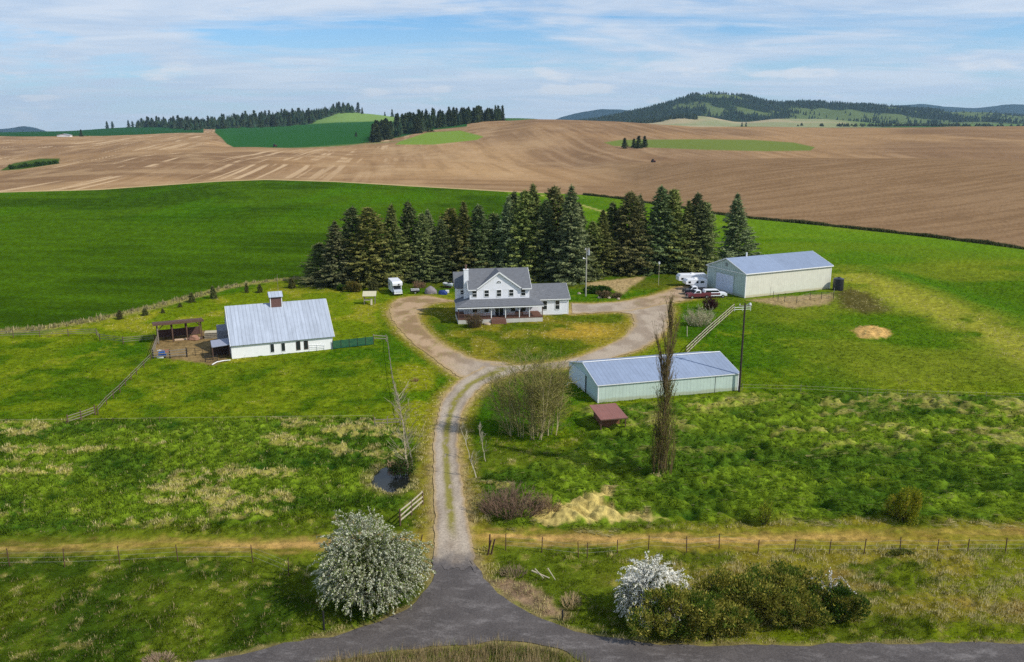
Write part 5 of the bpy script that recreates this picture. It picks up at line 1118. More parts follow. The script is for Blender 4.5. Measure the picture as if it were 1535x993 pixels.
rng = random.Random(8); pts = []
for i in range(800):
    px, Yd = wood1(rng); X, Y, z = col_at(px, Yd+rng.uniform(-20, 60)); pts.append((X, Y, z-1, rng.uniform(12, 30), 8))
for i in range(260):
    px, Yd = wood2(rng); X, Y, z = col_at(px, Yd+30); pts.append((X, Y, z-1, rng.uniform(15, 24), 5))
forest('skyline_wood', 'dense mass of conifers filling the skyline woods left of centre', pts, 9)
N_ = 26000; rs = np.random.default_rng(12)
uu = rs.uniform(.02, .74, N_); Yc = rs.uniform(3950, 6000, N_); XX = uu*Yc
Zc = far_h(uu, Yc); mtn = fbm(XX/260, Yc/420, 61, 4); y10 = np.interp(uu, UU, LY[9]); y9 = np.interp(uu, UU, LY[8])
clear = sstep(.50, .56, mtn+.035*sstep(.2, .4, uu))*sstep(.10, .2, uu); keep = (Yc < y10+120) & (Yc > y9-350) & (rs.random(N_) > clear*.97) & (rs.random(N_) < .35+.65*sstep(.35, .5, fbm(XX/160, Yc/160, 66, 3)))
pxx, pyy = px_of(XX, Yc, Zc); keep &= (Yc > y9+150) | (fbm(XX/200, Yc/120, 67, 3) > .68); keep &= pxx > 850
pts = [(XX[i], Yc[i], Zc[i]-1, rs.uniform(14, 26), rs.uniform(5, 8)) for i in np.nonzero(keep)[0]]
forest('mountain_forest', 'dark forest covering the long hill on the right horizon', pts, 13)
pts = []
for i in range(260):
    px = rng.uniform(945, 1045); X, Y, z = col_at(px, 3330+rng.uniform(-60, 60)-abs(px-1000)*1.2); pts.append((X, Y, z, rng.uniform(8, 15), 7))
for i in range(260):
    px = rng.gauss(1375, 60); X, Y, z = col_at(px, 2960+rng.uniform(-60, 60)); pts.append((X, Y, z, rng.uniform(6, 12), 7))
for px0 in (1112, 1118, 1323): X, Y, z = col_at(px0, 2850); pts.append((X, Y, z, 16, 5))
forest('valley_trees', 'dark tree lines along the pale fields below the forested hill', pts, 14)
def leafy(name, label, px, py, w, d, h, n, leaf, cols, seed, cat='bush', mat=None, lumps=7, stems=True, group=None, shell=.62, asset=None, up=.3, lowcut=.02):
    """leafy bush: leaves spread through several lobes"""
    X0_, Y0_, z0 = GZ(px, py); r = np.random.default_rng(seed); P_ = []; D_ = []; Cc = []
    kk_ = 1.0 if lumps < 10 else .62
    lob = [(0, 0, h*.42, w*.34, h*.42)]+[(r.uniform(-.40, .40)*w, r.uniform(-.36, .36)*d, h*r.uniform(.18, .78), w*r.uniform(.13, .24)*kk_, h*r.uniform(.20, .36)*(.5+.5*kk_)) for _ in range(lumps)]
    vol = np.array([l[3]**2*l[4] for l in lob]); vol = vol/vol.sum(); cols = np.array(cols)
    for l, v in zip(lob, vol):
        m = int(n*v)
        if m < 3: continue
        q = unit(r.normal(0, 1, (m, 3))); rad = (shell+(1-shell)*r.random(m))**.7*np.where(r.random(m) < .16, r.uniform(1.0, 1.22, m), 1.0)
        bump = .8+.4*vnoise(q[:, 0]*2.2+l[0]+9, q[:, 1]*2.2+q[:, 2]*2.2+seed, seed)
        rad = rad*bump; p = q*rad[:, None]*np.array([l[3], l[3]*d/w, l[4]])+np.array(l[:3]); ok = p[:, 2] > h*lowcut; P_.append(p[ok]); D_.append((q+np.array([0, 0, up]))[ok])
        patch = vnoise(p[ok][:, 0]/w*9, p[ok][:, 2]/h*7+p[ok][:, 1], seed+4); kk = np.clip(patch+r.normal(0, .22, ok.sum()), 0, .999); ci = (kk*len(cols)).astype(int); Cc.append(cols[ci]*r.uniform(.75, 1.25, (ok.sum(), 1)))
    P_ = np.concatenate(P_); D_ = np.concatenate(D_); Cc = np.concatenate(Cc)
    T = leaf_tris(P_, D_, leaf*r.uniform(.6, 1.4, len(P_)), r, .6)
    e = thing(name, label, cat, (X0_, Y0_, z0-.05), 0, group); soup('foliage', T, Cc, mat or LEAF, e)
    if stems:
        m = MB()
        for l in lob: 
            a = (r.normal(0, w*.04), r.normal(0, d*.04), -.1); mid = (l[0]*.5+r.normal(0, .1*w*.2), l[1]*.5, l[2]*.55); m.tube(a, mid, .05*h/3, .035*h/3, 5, False); m.tube(mid, (l[0], l[1], l[2]+l[4]*.5), .035*h/3, .012, 5, False)
        m.build('stem', DBARK, e)
    return e
# ---- twigs: recursive branching, as thin three-sided strips
def twig_soup(segs, cols):
    """segs (n,8): p0, p1, r0, r1 -> two crossed thin quads"""
    segs = np.asarray(segs); p0 = segs[:, :3]; p1 = segs[:, 3:6]; r0 = segs[:, 6:7]; r1 = segs[:, 7:8]; d = unit(p1-p0); a = unit(np.cross(d, np.tile([.31, .2, .93], (len(d), 1))+d[:, ::-1]*.2)); b = np.cross(d, a); T = []
    for i in range(3):
        a1 = math.cos(2*PI*i/3)*a+math.sin(2*PI*i/3)*b; a2 = math.cos(2*PI*(i+1)/3)*a+math.sin(2*PI*(i+1)/3)*b
        T += [np.stack([p0+a1*r0, p0+a2*r0, p1+a1*r1], 1), np.stack([p0+a2*r0, p1+a2*r1, p1+a1*r1], 1)]
    return np.concatenate(T), np.tile(np.asarray(cols), (6, 1))
def grow(p, d, L, r, depth, rng, segs, tips, up=.15, spread=.5, n=4, kids=(3, 5), shrink=.62, wob=.12):
    p = np.array(p, float); d = unit(np.array(d, float)); st = L/n
    for i in range(n):
        q = p+d*st; ra = r*(1-.7*i/n); rb = r*(1-.7*(i+1)/n); segs.append([*p, *q, ra, rb]); p = q
        if depth > 0 and i >= (1 if depth > 1 else 0):
            for _ in range(max(1, rng.randint(*kids)//n+(1 if rng.random() < .6 else 0))):
                dd = unit(d+np.array([rng.gauss(0, spread), rng.gauss(0, spread), rng.gauss(0, spread*.6)])); grow(p, dd, L*shrink*rng.uniform(.6, 1.1)*(1-.35*i/n), rb*.6, depth-1, rng, segs, tips, up, spread, max(2, n-1), kids, shrink, wob)
        d = unit(d+np.array([rng.gauss(0, wob), rng.gauss(0, wob), up*rng.uniform(.3, 1)]))
    tips.append(p)
def minr(segs, m):
    s = np.array(segs); s[:, 6:8] = np.maximum(s[:, 6:8], m); return s
def tree_h(px, pyb, pyt):
    X, Y, z = GZ(px, pyb); dz, dy = ray(pyt); return X, Y, z, H+Y*float(dz)/float(dy)-z
# clump of grey-green multi-stemmed trees by the driveway bend
X, Y, z, h = tree_h(796, 652, 533); rr = random.Random(21); MS = thing('alder_clump', 'tall clump of bare pale-stemmed trees with fine yellow-green twigs, inside the driveway bend', 'tree', (X, Y, z))
st = []; tw = []; tips = []
for i in range(30):
    a = rr.uniform(0, 2*PI); q = rr.uniform(0, 1)**.5; bx, by = 3.2*q*math.cos(a), 2.0*q*math.sin(a); d = (bx*.085+rr.gauss(0, .09), by*.06+rr.gauss(0, .06), 1); hh = h*rr.uniform(.7, 1.0)*(1-.15*q)
    p = np.array([bx, by, 0.]); dv = unit(np.array(d)); n = 7
    for k in range(n):
        q2 = p+dv*hh/n; st.append([*p, *q2, .07*(1-.75*k/n), .07*(1-.75*(k+1)/n)]); p = q2; dv = unit(dv+np.array([rr.gauss(0, .05), rr.gauss(0, .05), .03]))
        for _ in range(2 if k < 2 else 5): grow(p-dv*rr.random()*hh/n, unit(dv*.8+np.array([rr.gauss(0, .7)+bx*.09, rr.gauss(0, .6)+by*.08, .05])), hh*.22*rr.uniform(.6, 1.3), .03, 1, rr, tw, tips, .10, .5, 3, (4, 6), .62)
s_ = minr(st, .03); T, C = twig_soup(s_, np.tile(S(168, 156, 122), (len(s_), 1))*RNG.uniform(.75, 1.15, (len(s_), 1))); soup('stems', T, C, TWIG, MS)
s_ = minr(tw, .016); cc = np.where(RNG.random((len(s_), 1)) < .6, S(150, 144, 84), S(128, 116, 80))*RNG.uniform(.75, 1.2, (len(s_), 1)); T, C = twig_soup(s_, cc); soup('twigs', T, C, TWIG, MS)
tp = np.array(tips); k = RNG.integers(0, len(tp), 20000); P_ = tp[k]+RNG.normal(0, .34, (20000, 3)); P_ = P_[P_[:, 2] > .8]
soup('catkins', leaf_tris(P_, np.tile([0, 0, -1.], (len(P_), 1)), RNG.uniform(.06, .16, len(P_)), RNG, .5), S(152, 150, 74)*RNG.uniform(.7, 1.2, (len(P_), 1)), LEAF, MS)
# lombardy poplar
X, Y, z, h = tree_h(990, 712, 446); rr = random.Random(5); PO = thing('poplar_tree', 'tall narrow bare poplar with upswept twigs, in front of the long low shed', 'tree', (X, Y, z))
xt = (1007-CX)*(Y/float(ray(446)[1]))-X; st = []; tw = []; tips = []; n = 16; axis = [np.array([0, 0, 0.])]
for k in range(n):
    f_ = (k+1)/n; q = np.array([xt*f_+.12*math.sin(k*1.3), .1*math.sin(k*2.1), h*f_]); st.append([*axis[-1], *q, .30*(1-.92*k/n), .30*(1-.92*(k+1)/n)]); axis.append(q)
for k in range(4): st.append([rr.uniform(-.5, .5), rr.uniform(-.5, .5), 0, rr.uniform(-.9, .9), rr.uniform(-.6, .6), h*.3, .14, .05])
for i in range(150):
    f_ = (rr.random()**1.05)*.93+.01; ai = min(n-1, int(f_*n)); p = axis[ai]+(axis[ai+1]-axis[ai])*(f_*n-ai); a = rr.uniform(0, 2*PI)
    wd = .30 if f_ < .7 else .13; Lb = (h*.20*rr.uniform(.5, 1.2))*(1 if f_ < .6 else max(.3, 1-(f_-.6)*2)); d = np.array([math.cos(a)*wd, math.sin(a)*wd, 1.0])
    grow(p, d, Lb, .05, 1, rr, tw, tips, .18, .16, 5, (5, 8), .5, .05)
for i in range(46):     # dense young shoots around the foot
    a = rr.uniform(0, 2*PI); q = rr.random()*1.3; grow((math.cos(a)*q, math.sin(a)*q*.8, 0), (math.cos(a)*.06, math.sin(a)*.06, 1), rr.uniform(2, 5.5), .04, 1, rr, tw, tips, .15, .12, 4, (4, 6), .5, .05)
s_ = minr(st, .03); T, C = twig_soup(s_, np.tile(S(128, 112, 86), (len(s_), 1))*RNG.uniform(.8, 1.15, (len(s_), 1))); soup('trunk', T, C, TWIG, PO)
s_ = minr(tw, .015); T, C = twig_soup(s_, np.tile(S(100, 86, 58), (len(s_), 1))*RNG.uniform(.7, 1.3, (len(s_), 1))); soup('branches', T, C, TWIG, PO)
tp = np.array(tips); k = RNG.integers(0, len(tp), 6500); P_ = tp[k]+RNG.normal(0, .2, (6500, 3))*np.array([1, 1, 2.5]); lowm = P_[:, 2] < h*.55; P_ = P_[lowm | (RNG.random(6500) < .25)]; P_ = P_[P_[:, 2] > .1]
soup('buds', leaf_tris(P_, np.tile([0, 0, 1.], (len(P_), 1)), RNG.uniform(.08, .2, len(P_)), RNG, .5), S(118, 122, 50)*RNG.uniform(.7, 1.2, (len(P_), 1)), LEAF, PO)
def bare(name, label, px, pyb, pyt, pxt, seed, r=.1, nb=26, col=(168, 158, 132), Lf=.28, wd=.6, depth=1, cat='tree', start=.15, tcol=None):
    X, Y, z, h = tree_h(px, pyb, pyt); xt = (pxt-CX)*(Y/float(ray(pyt)[1]))-X; rr = random.Random(seed); st = []; tw = []; tips = []; n = 8; ax = [np.zeros(3)]
    for k in range(n): f_ = (k+1)/n; q = np.array([xt*f_+rr.gauss(0, .05), rr.gauss(0, .05), h*f_]); st.append([*ax[-1], *q, r*(1-.9*k/n), r*(1-.9*(k+1)/n)]); ax.append(q)
    for i in range(nb):
        f_ = start+(.95-start)*rr.random(); ai = min(n-1, int(f_*n)); p = ax[ai]+(ax[ai+1]-ax[ai])*(f_*n-ai); a = rr.uniform(0, 2*PI); grow(p, (math.cos(a)*wd, math.sin(a)*wd, .75), h*Lf*rr.uniform(.5, 1.2)*(1.15-f_*.7), r*.3, depth, rr, tw, tips, .14, .35, 4, (4, 6), .55)
    e = thing(name, label, cat, (X, Y, z)); s_ = minr(st, .025); T, C = twig_soup(s_, np.tile(S(*col), (len(s_), 1))); soup('trunk', T, C, TWIG, e)
    s_ = minr(tw, .014); T, C = twig_soup(s_, np.tile(S(*(tcol or col))*.9, (len(s_), 1))*RNG.uniform(.7, 1.2, (len(s_), 1))); soup('branches', T, C, TWIG, e); return e
bare('bare_tree', 'leafless pale tree leaning over the pond beside the paddock fence', 612, 712, 588, 598, 31, .14, 34, (170, 158, 130), .30, .75)
bare('bare_tree', 'thin leafless sapling leaning left at the right edge of the driveway', 714, 716, 640, 690, 32, .07, 8, (180, 172, 150), .28, .3)
bare('bare_tree', 'slim leafless sapling with upright twigs, right of the leaning one by the driveway', 728, 692, 636, 718, 33, .06, 12, (168, 160, 138), .35, .35)
bare('bare_tree', 'bare dark sapling on the left of the plank fence, just right of the driveway loop', 1004, 500, 446, 1008, 34, .1, 22, (104, 88, 66), .25, .2) if False else None
# twiggy shrub mounds
def brush(name, label, px, py, w, d, h, n, col, seed, cat='shrub', L_=None, rmin=.012, droop=.1, leaves=0, lcol=None, lsize=.12, up=.14, depth=1):
    X, Y, z = GZ(px, py); rr = random.Random(seed); tw = []; tips = []
    for i in range(n):
        a = rr.uniform(0, 2*PI); q = rr.random()**.5; bx, by = math.cos(a)*q*w*.32, math.sin(a)*q*d*.32; hh = h*(1-.55*q*q)*rr.uniform(.6, 1.1)
        grow((bx, by, 0), (math.cos(a)*q*.9*w/(2*h)+rr.gauss(0, .18), math.sin(a)*q*.7*d/(2*h)+rr.gauss(0, .18), 1), hh*(L_ or .75), .03, depth, rr, tw, tips, up-droop, .5, 4, (4, 7), .55, .16)
    e = thing(name, label, cat, (X, Y, z)); s_ = minr(tw, rmin); T, C = twig_soup(s_, np.tile(S(*col), (len(s_), 1))*RNG.uniform(.6, 1.35, (len(s_), 1))); soup('twigs', T, C, TWIG, e)
    if leaves:
        tp = np.array(tips); k = RNG.integers(0, len(tp), leaves); P_ = tp[k]+RNG.normal(0, .22, (leaves, 3)); P_ = P_[P_[:, 2] > .05]
        soup('leaves', leaf_tris(P_, RNG.normal(0, 1, (len(P_), 3)), RNG.uniform(.5, 1.3, len(P_))*lsize, RNG, .7), S(*lcol)*RNG.uniform(.65, 1.3, (len(P_), 1)), BLOOM if min(lcol) > 150 else LEAF, e)
    return e
brush('bramble_thicket', 'wide mauve-brown leafless thicket beside the dry straw patch right of the driveway', 768, 770, 8.8, 5.5, 3.6, 190, (124, 102, 84), 41, rmin=.016)
brush('bramble_thicket', 'low brown tangle at the right end of the mauve-brown thicket', 818, 768, 3.6, 3.0, 2.2, 70, (140, 118, 86), 42, rmin=.016)
brush('twiggy_shrub', 'silvery bare shrub between the driveway and the plank fence', 1048, 488, 6.5, 4.5, 4.4, 80, (168, 158, 126), 43, leaves=1500, lcol=(178, 176, 140), lsize=.2, rmin=.02)
brush('maroon_shrub', 'dark maroon-brown shrub in front of the parked pickups', 1064, 464, 3.0, 2.2, 3.2, 60, (72, 44, 44), 44, leaves=1600, lcol=(78, 46, 50), lsize=.2, rmin=.03)
brush('twiggy_shrub', 'brown twiggy shrub against the left front of the farmhouse porch', 712, 491, 3.4, 2.4, 3.6, 90, (104, 84, 66), 45, leaves=900, lcol=(92, 92, 48), lsize=.16, rmin=.02)
brush('twiggy_shrub', 'dark stalky shrub by the pond and the paddock fence', 603, 712, 3.0, 2.4, 2.6, 60, (84, 70, 54), 46, leaves=1200, lcol=(52, 74, 30), lsize=.2)
brush('twiggy_shrub', 'brown dry brush heap behind the flat trailer under the spruces', 628, 432, 4.2, 2.5, 2.2, 70, (132, 104, 82), 47, rmin=.02)
brush('reed_tuft', 'dry mauve stalks along the shoulder right of the driveway mouth', 770, 862, 3.4, 2.2, 1.4, 130, (134, 118, 92), 48, depth=0, rmin=.014)
brush('reed_tuft', 'dry tan stalks beside the bare gravel verge', 856, 905, 2.2, 3.0, 1.3, 130, (164, 144, 106), 49, depth=0, rmin=.014)
brush('reed_tuft', 'tan dry grass tussock at the lower left by the road', 238, 990, 3.6, 1.8, .9, 160, (158, 136, 112), 50, depth=0, rmin=.012)
brush('reed_tuft', 'pale dead grass tuft at the foot of the poplar', 985, 722, 1.6, 1.2, 1.6, 60, (196, 176, 128), 51, depth=0)
brush('reed_tuft', 'small brown dead tuft on the strip left of the driveway', 622, 572, 1.6, 1.2, .9, 60, (142, 116, 82), 52, depth=0)
brush('reed_tuft', 'dry stalk fan on the bank between pond and fence', 588, 700, 1.6, 1.2, 1.3, 80, (176, 148, 118), 53, depth=0)
X, Y, z = GZ(818, 868); m = MB(); m.tube((-1.2, .5, .5), (.3, -.3, .25), .07, .05, 6); m.tube((-.9, .6, .6), (-.2, -.4, .3), .06, .04, 6); m.tube((.2, .6, .65), (.8, -.5, .2), .06, .04, 6); o = m.build('dead_branches', pmat('bleached_wood', S(176, 164, 138), .9, .15, 4)); o.location = (X, Y, z); tag(o, 'bleached dead branches lying above the gravel verge', 'branches')
# leafy bushes
OL = [S(120, 120, 46), S(142, 138, 56), S(174, 164, 78), S(104, 120, 44)]; DG = [S(58, 82, 28), S(80, 106, 38), S(48, 68, 26)]
leafy('olive_bush', 'large olive-brown bush beside the road, front part of the long roadside thicket', 1018, 949, 8.4, 5.0, 4.6, 22000, .19, OL+[S(84, 104, 36)], 61, lumps=22, shell=.45, up=.9)
leafy('olive_bush', 'wide olive-brown bush in the middle of the roadside thicket', 1118, 930, 7.8, 4.8, 4.6, 20000, .19, OL+[S(84, 104, 36)], 62, lumps=22, shell=.45, up=.9)
leafy('olive_bush', 'taller green-brown bush at the upper right of the roadside thicket', 1178, 914, 6.6, 4.4, 4.6, 14000, .19, OL+[S(82, 98, 34)], 63, lumps=18, shell=.45, up=.9)
leafy('olive_bush', 'low olive bush filling the roadside edge between the front and middle bushes', 1082, 949, 6.4, 3.6, 3.2, 13000, .17, OL+[S(84, 104, 36)], 58, lumps=16, shell=.45, up=.9)
leafy('olive_bush', 'low green-brown bush joining the thicket to the rounded dark green bush', 1205, 936, 5.0, 3.6, 3.0, 9000, .15, OL+[S(82, 98, 34)], 59, lumps=14, shell=.45, up=.9)
leafy('green_bush', 'rounded dark green bush at the right end of the roadside thicket', 1256, 930, 4.6, 3.4, 3.4, 9000, .16, DG+OL[:2], 64, lumps=14, shell=.45, up=.8)
leafy('yellow_bush', 'bright yellow-green bush in the rough pasture above the farm track', 1356, 782, 3.8, 3.0, 4.4, 7500, .15, [S(140, 142, 38), S(112, 126, 34), S(166, 158, 50)], 65, lumps=14, shell=.45, up=.9)
leafy('yellow_bush', 'small thin yellow-green bush in the rough pasture, left of the bright one', 1145, 786, 2.0, 1.5, 2.8, 1500, .14, [S(140, 146, 44), S(104, 122, 34)], 66, lumps=10, shell=.4, up=1.0)
leafy('green_bush', 'low green bush strip on the farm track verge', 1350, 830, 3.2, 1.2, .6, 1500, .14, [S(96, 108, 44), S(112, 112, 52)], 67)
leafy('green_bush', 'dark green hedge bush right of the farmhouse side wing', 900, 440, 7.0, 3.0, 1.8, 5000, .25, [S(44, 72, 26), S(64, 92, 34)], 68)
leafy('dry_shrub', 'pale twiggy dry shrub by the boulders on the drive edge', 906, 447, 3.4, 2.0, 1.7, 3200, .2, [S(150, 128, 96), S(120, 104, 76), S(98, 96, 54)], 69)
leafy('dry_shrub', 'second dry shrub right of the pale one on the drive edge', 924, 447, 2.6, 1.8, 1.5, 2000, .2, [S(150, 128, 96), S(110, 104, 66)], 70)
leafy('dry_shrub', 'yellow-brown bush under the left end of the windbreak', 530, 438, 4.4, 2.6, 2.8, 4500, .25, [S(120, 112, 54), S(92, 92, 44), S(140, 124, 66)], 71)
leafy('green_bush', 'green bush in front of the windbreak beside the yellow-brown one', 510, 436, 2.6, 2.0, 1.8, 1500, .25, DG, 72)
leafy('green_bush', 'dark hedge tree patch in the hollow of the brown field far left', 50, 250, 1, 1, 1, 10, .2, DG, 73) if False else None
# blossoming bushes: arching sprays
def blossom(label, px, py, w, d, h, nsp, per, seed, colb, colg, leafn, size=.12, white=.62):
    X, Y, z = GZ(px, py); r = np.random.default_rng(seed); e = thing('blossom_bush', label, 'bush', (X, Y, z-.05), 0, 'blossoming bushes'); segs = []; P_ = []; D_ = []
    for i in range(nsp):
        q = unit(r.normal(0, 1, 3)); q[2] = abs(q[2])*1.05+.04; q = q/np.linalg.norm(q); lump_ = .80+.36*float(vnoise(np.array([q[0]*2.3+seed]), np.array([q[1]*2.3+q[2]*2.3]), seed)[0])
        c = np.array([q[0]*w/2, q[1]*d/2, h*.28+q[2]*h*.72])*lump_*r.uniform(.55, .92); out = unit(np.array([q[0], q[1], .35+.5*q[2]])+r.normal(0, .3, 3)); L_ = r.uniform(.7, 1.9); p = c; k = 6; dv = out
        for j in range(k):
            q2 = p+dv*L_/k; segs.append([*p, *q2, .02*(1-j/k)+.006, .02*(1-(j+1)/k)+.006]); m = int(per*(.4+.9*j/k)); t = r.random((m, 1)); P_.append(p+(q2-p)*t+r.normal(0, .05, (m, 3))); D_.append(np.tile(dv, (m, 1))); p = q2; dv = unit(dv+np.array([0, 0, -.26])+r.normal(0, .10, 3))
    P_ = np.concatenate(P_); D_ = np.concatenate(D_); ok = P_[:, 2] > .1; P_ = P_[ok]; D_ = D_[ok]
    pt = vnoise(P_[:, 0]*.8+seed, P_[:, 2]*.8+P_[:, 1]*.5, seed+2); isw = (r.random(len(P_)) < white*(.55+.8*pt))[:, None]; C = np.where(isw, np.array(colb)*r.uniform(.8, 1.1, (len(P_), 1)), np.array(colg)*r.uniform(.7, 1.2, (len(P_), 1)))
    soup('blossom', leaf_tris(P_, D_, size*r.uniform(.6, 1.4, len(P_)), r, .75), C, BLOOM, e)
    s_ = minr(segs, .01)
    for i in range(40):
        a = r.uniform(0, 2*PI); q = r.random(); s_ = np.vstack([s_, [[.5*math.cos(a)*q, .4*math.sin(a)*q, 0, w*.30*q*math.cos(a), d*.30*q*math.sin(a), h*(.75-.3*q), .06, .015]]])
    T, C = twig_soup(s_, np.tile(S(110, 100, 82), (len(s_), 1))*r.uniform(.7, 1.2, (len(s_), 1))); soup('branches', T, C, TWIG, e)
    if leafn:
        q = unit(r.normal(0, 1, (leafn, 3))); q[:, 2] = np.abs(q[:, 2]); P_ = q*np.array([w*.42, d*.42, h*.62])*(r.random((leafn, 1))**.45)+np.array([0, 0, h*.22]); soup('leaves', leaf_tris(P_, q, .16*r.uniform(.6, 1.3, leafn), r, .6), np.array(colg)*r.uniform(.55, 1.0, (leafn, 1)), LEAF, e)
    return e
blossom('huge rounded bush covered in grey-white blossom, left of the driveway mouth', 556, 900, 8.4, 7.6, 7.0, 1300, 9, 81, S(212, 212, 184), S(118, 132, 70), 20000, .12, .55)
blossom('bright white blossoming bush leaning at the left end of the roadside thicket', 978, 925, 4.6, 3.4, 4.7, 700, 15, 82, S(250, 247, 234), S(112, 118, 70), 3500, .105, .85)
blossom('small sprig of white blossom above the dark green bush in the roadside thicket', 1243, 895, 1.3, 1.0, 2.0, 26, 5, 83, S(240, 240, 236), S(92, 100, 60), 100, .12, .9)
# shrub row in the hollow far left
rr = random.Random(4)
for i in range(14):
    px = 18+i*5.2; Yd = 905+i*6; X, Y, z = col_at(px, Yd); 
    if i == 0: HB = leafy('hedge_shrub', 'dark green shrub in the row in the brown field hollow, far left', 600, 600, 9, 7, 6.5, 500, 1.3, DG, 90, cat='shrub', group='shrubs of the far left hollow', stems=False); HB.location = (X, Y, z-1); note(HB)
    else: copy_tree(HB, (X, Y, z-1), rr.uniform(0, 6), None, rr.uniform(.7, 1.15))
# ================================================================== GRASS AND GROUND COVER (stuff)
def grass(name, label, n, region, hfun, cfun, seed, blades=6, Ymin=52, Ymax=130, wide=.03, comb=0.0):
    r = np.random.default_rng(seed); u = r.uniform(-.76, .76, n); iy = r.uniform(1/Ymax, 1/Ymin, n); Y = 1/iy; X = u*Y; M = ground_masks(X, Y); ok = region(X, Y, M) & (M['as'] > .25) & (M['dr'] > .25) & (sdf_poly(X, Y, POND) > .5)
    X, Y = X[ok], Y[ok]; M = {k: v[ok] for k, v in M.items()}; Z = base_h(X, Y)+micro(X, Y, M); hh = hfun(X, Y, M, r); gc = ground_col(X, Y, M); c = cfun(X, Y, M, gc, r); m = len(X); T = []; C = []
    for b in range(blades):
        a = r.uniform(0, 2*PI, m); ox = r.normal(0, .16, m)*(hh/.35)**.5; oy = r.normal(0, .16, m)*(hh/.35)**.5; ln = hh*r.uniform(.6, 1.15, m); w = wide*(.7+Y/130)*r.uniform(.7, 1.3, m)
        cb_ = comb*sstep(-12, 4, X); lx = (np.cos(a)*.45+.18+1.1*cb_)*ln; ly = (np.sin(a)*.45-.12-.9*cb_)*ln; pb = np.stack([X+ox, Y+oy, Z-.03], 1); sd_ = np.stack([-np.sin(a), np.cos(a), 0*a], 1)*w[:, None]
        tp = pb+np.stack([lx, ly, ln*(1-.45*cb_)], 1); T.append(np.stack([pb-sd_, pb+sd_, tp], 1)); C.append(c*r.uniform(.65, 1.4, (m, 1)))
    o = soup(name, np.concatenate(T), np.concatenate(C), GRASS); tag(o, label, None, None, 'stuff'); return o
def dryc(p, col):
    def f(X, Y, M, gc, r):
        w = np.clip((gc[:, :1]/np.maximum(gc[:, 1:2], 1e-4)-.78)/.15, 0, 1)*(r.random((len(X), 1)) < .75); g = gc*1.12*(1-w)+S(204, 190, 132)*w
        return np.where((r.random(len(X)) < p)[:, None], col, g)
    return f
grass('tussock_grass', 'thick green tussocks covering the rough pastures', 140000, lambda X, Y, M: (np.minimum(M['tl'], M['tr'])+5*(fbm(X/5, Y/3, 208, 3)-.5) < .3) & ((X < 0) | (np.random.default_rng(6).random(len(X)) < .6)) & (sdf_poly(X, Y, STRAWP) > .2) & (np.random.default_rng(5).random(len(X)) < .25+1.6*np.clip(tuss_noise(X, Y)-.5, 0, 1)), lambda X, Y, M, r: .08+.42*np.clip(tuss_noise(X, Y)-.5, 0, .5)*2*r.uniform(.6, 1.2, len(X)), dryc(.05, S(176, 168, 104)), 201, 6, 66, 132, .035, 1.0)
grass('roadside_grass', 'rough mixed grass between the road and the farm track', 85000, lambda X, Y, M: (Y < 100) & (M['tl'] > 0) & (M['tr'] > 0) & (M['tk'] > 2.2), lambda X, Y, M, r: r.uniform(.14, .44, len(X))*(.3+2.4*np.clip(fbm(X/1.3, Y/1.3, 90, 3)-.38, 0, 1)), dryc(.10, S(166, 150, 104)), 202, 6, 48, 102, .022)
grass('pasture_grass', 'short green pasture grass around the farm buildings', 60000, lambda X, Y, M: (Y > 95) & (M['tl'] > 0) & (M['tr'] > 0) & (M['wh'] > .5) & (M['dr'] > .4) & (sdf_poly(X, Y, CORRAL) > .5) & (sdf_poly(X, Y, STRAWP) > 0), lambda X, Y, M, r: r.uniform(.06, .26, len(X))*(.5+fbm(X/4, Y/3, 207, 3)), dryc(.04, S(150, 148, 80)), 203, 4, 95, 215, .035)
grass('field_margin_grass', 'tall dry grass margin between the wheat and the mown strip', 30000, lambda X, Y, M: (sdf_line(X, Y, BOUND) < 1.6), lambda X, Y, M, r: r.uniform(.5, .95, len(X)), lambda X, Y, M, gc, r: S(160, 150, 108)*r.uniform(.8, 1.15, (len(X), 1)), 204, 7, 120, 220, .05)
ISLG = PX([(470, 996), (560, 980), (640, 972), (700, 971), (760, 966), (826, 976), (880, 997), (900, 1020), (700, 1020), (470, 1010)])
grass('verge_reeds', 'tall dry grass on the near verge of the road', 26000, lambda X, Y, M: (sdf_poly(X, Y, ISLG) < 0) & (M['as'] > .1), lambda X, Y, M, r: r.uniform(.35, 1.0, len(X)), lambda X, Y, M, gc, r: np.where((X[:, None] > 3.2) & (r.random((len(X), 1)) < .7) | (r.random((len(X), 1)) < .2), S(120, 126, 52), S(168, 148, 108))*r.uniform(.8, 1.15, (len(X), 1)), 205, 7, 46, 58, .018)

# dark ragged hedge line between the right pasture and the ploughed hill
r = np.random.default_rng(301); n = 15000; u = r.uniform(.085, .78, n); Yh = np.interp(u, UU, LY[0])-r.normal(.6, .55, n); Xh = u*Yh; T = []; C = []
hh = r.uniform(.3, 1.2, n)*(.4+1.3*fbm(Xh/7, Yh/7, 302, 3)); Zh = hgt(Xh, Yh)
for b in range(4):
    a = r.uniform(0, 2*PI, n); pb = np.stack([Xh+r.normal(0, .3, n), Yh+r.normal(0, .3, n), Zh-.1], 1); sd_ = np.stack([-np.sin(a), np.cos(a), 0*a], 1)*.16; tp = pb+np.stack([np.cos(a)*.3*hh, np.sin(a)*.3*hh, hh], 1); T.append(np.stack([pb-sd_, pb+sd_, tp], 1)); C.append(np.where((r.random(n) < .25)[:, None], S(132, 128, 84), S(58, 66, 34))*r.uniform(.7, 1.2, (n, 1)))
tag(soup('field_edge_weeds', np.concatenate(T), np.concatenate(C), GRASS), 'dark weedy line between the right pasture and the ploughed hill', None, None, 'stuff')
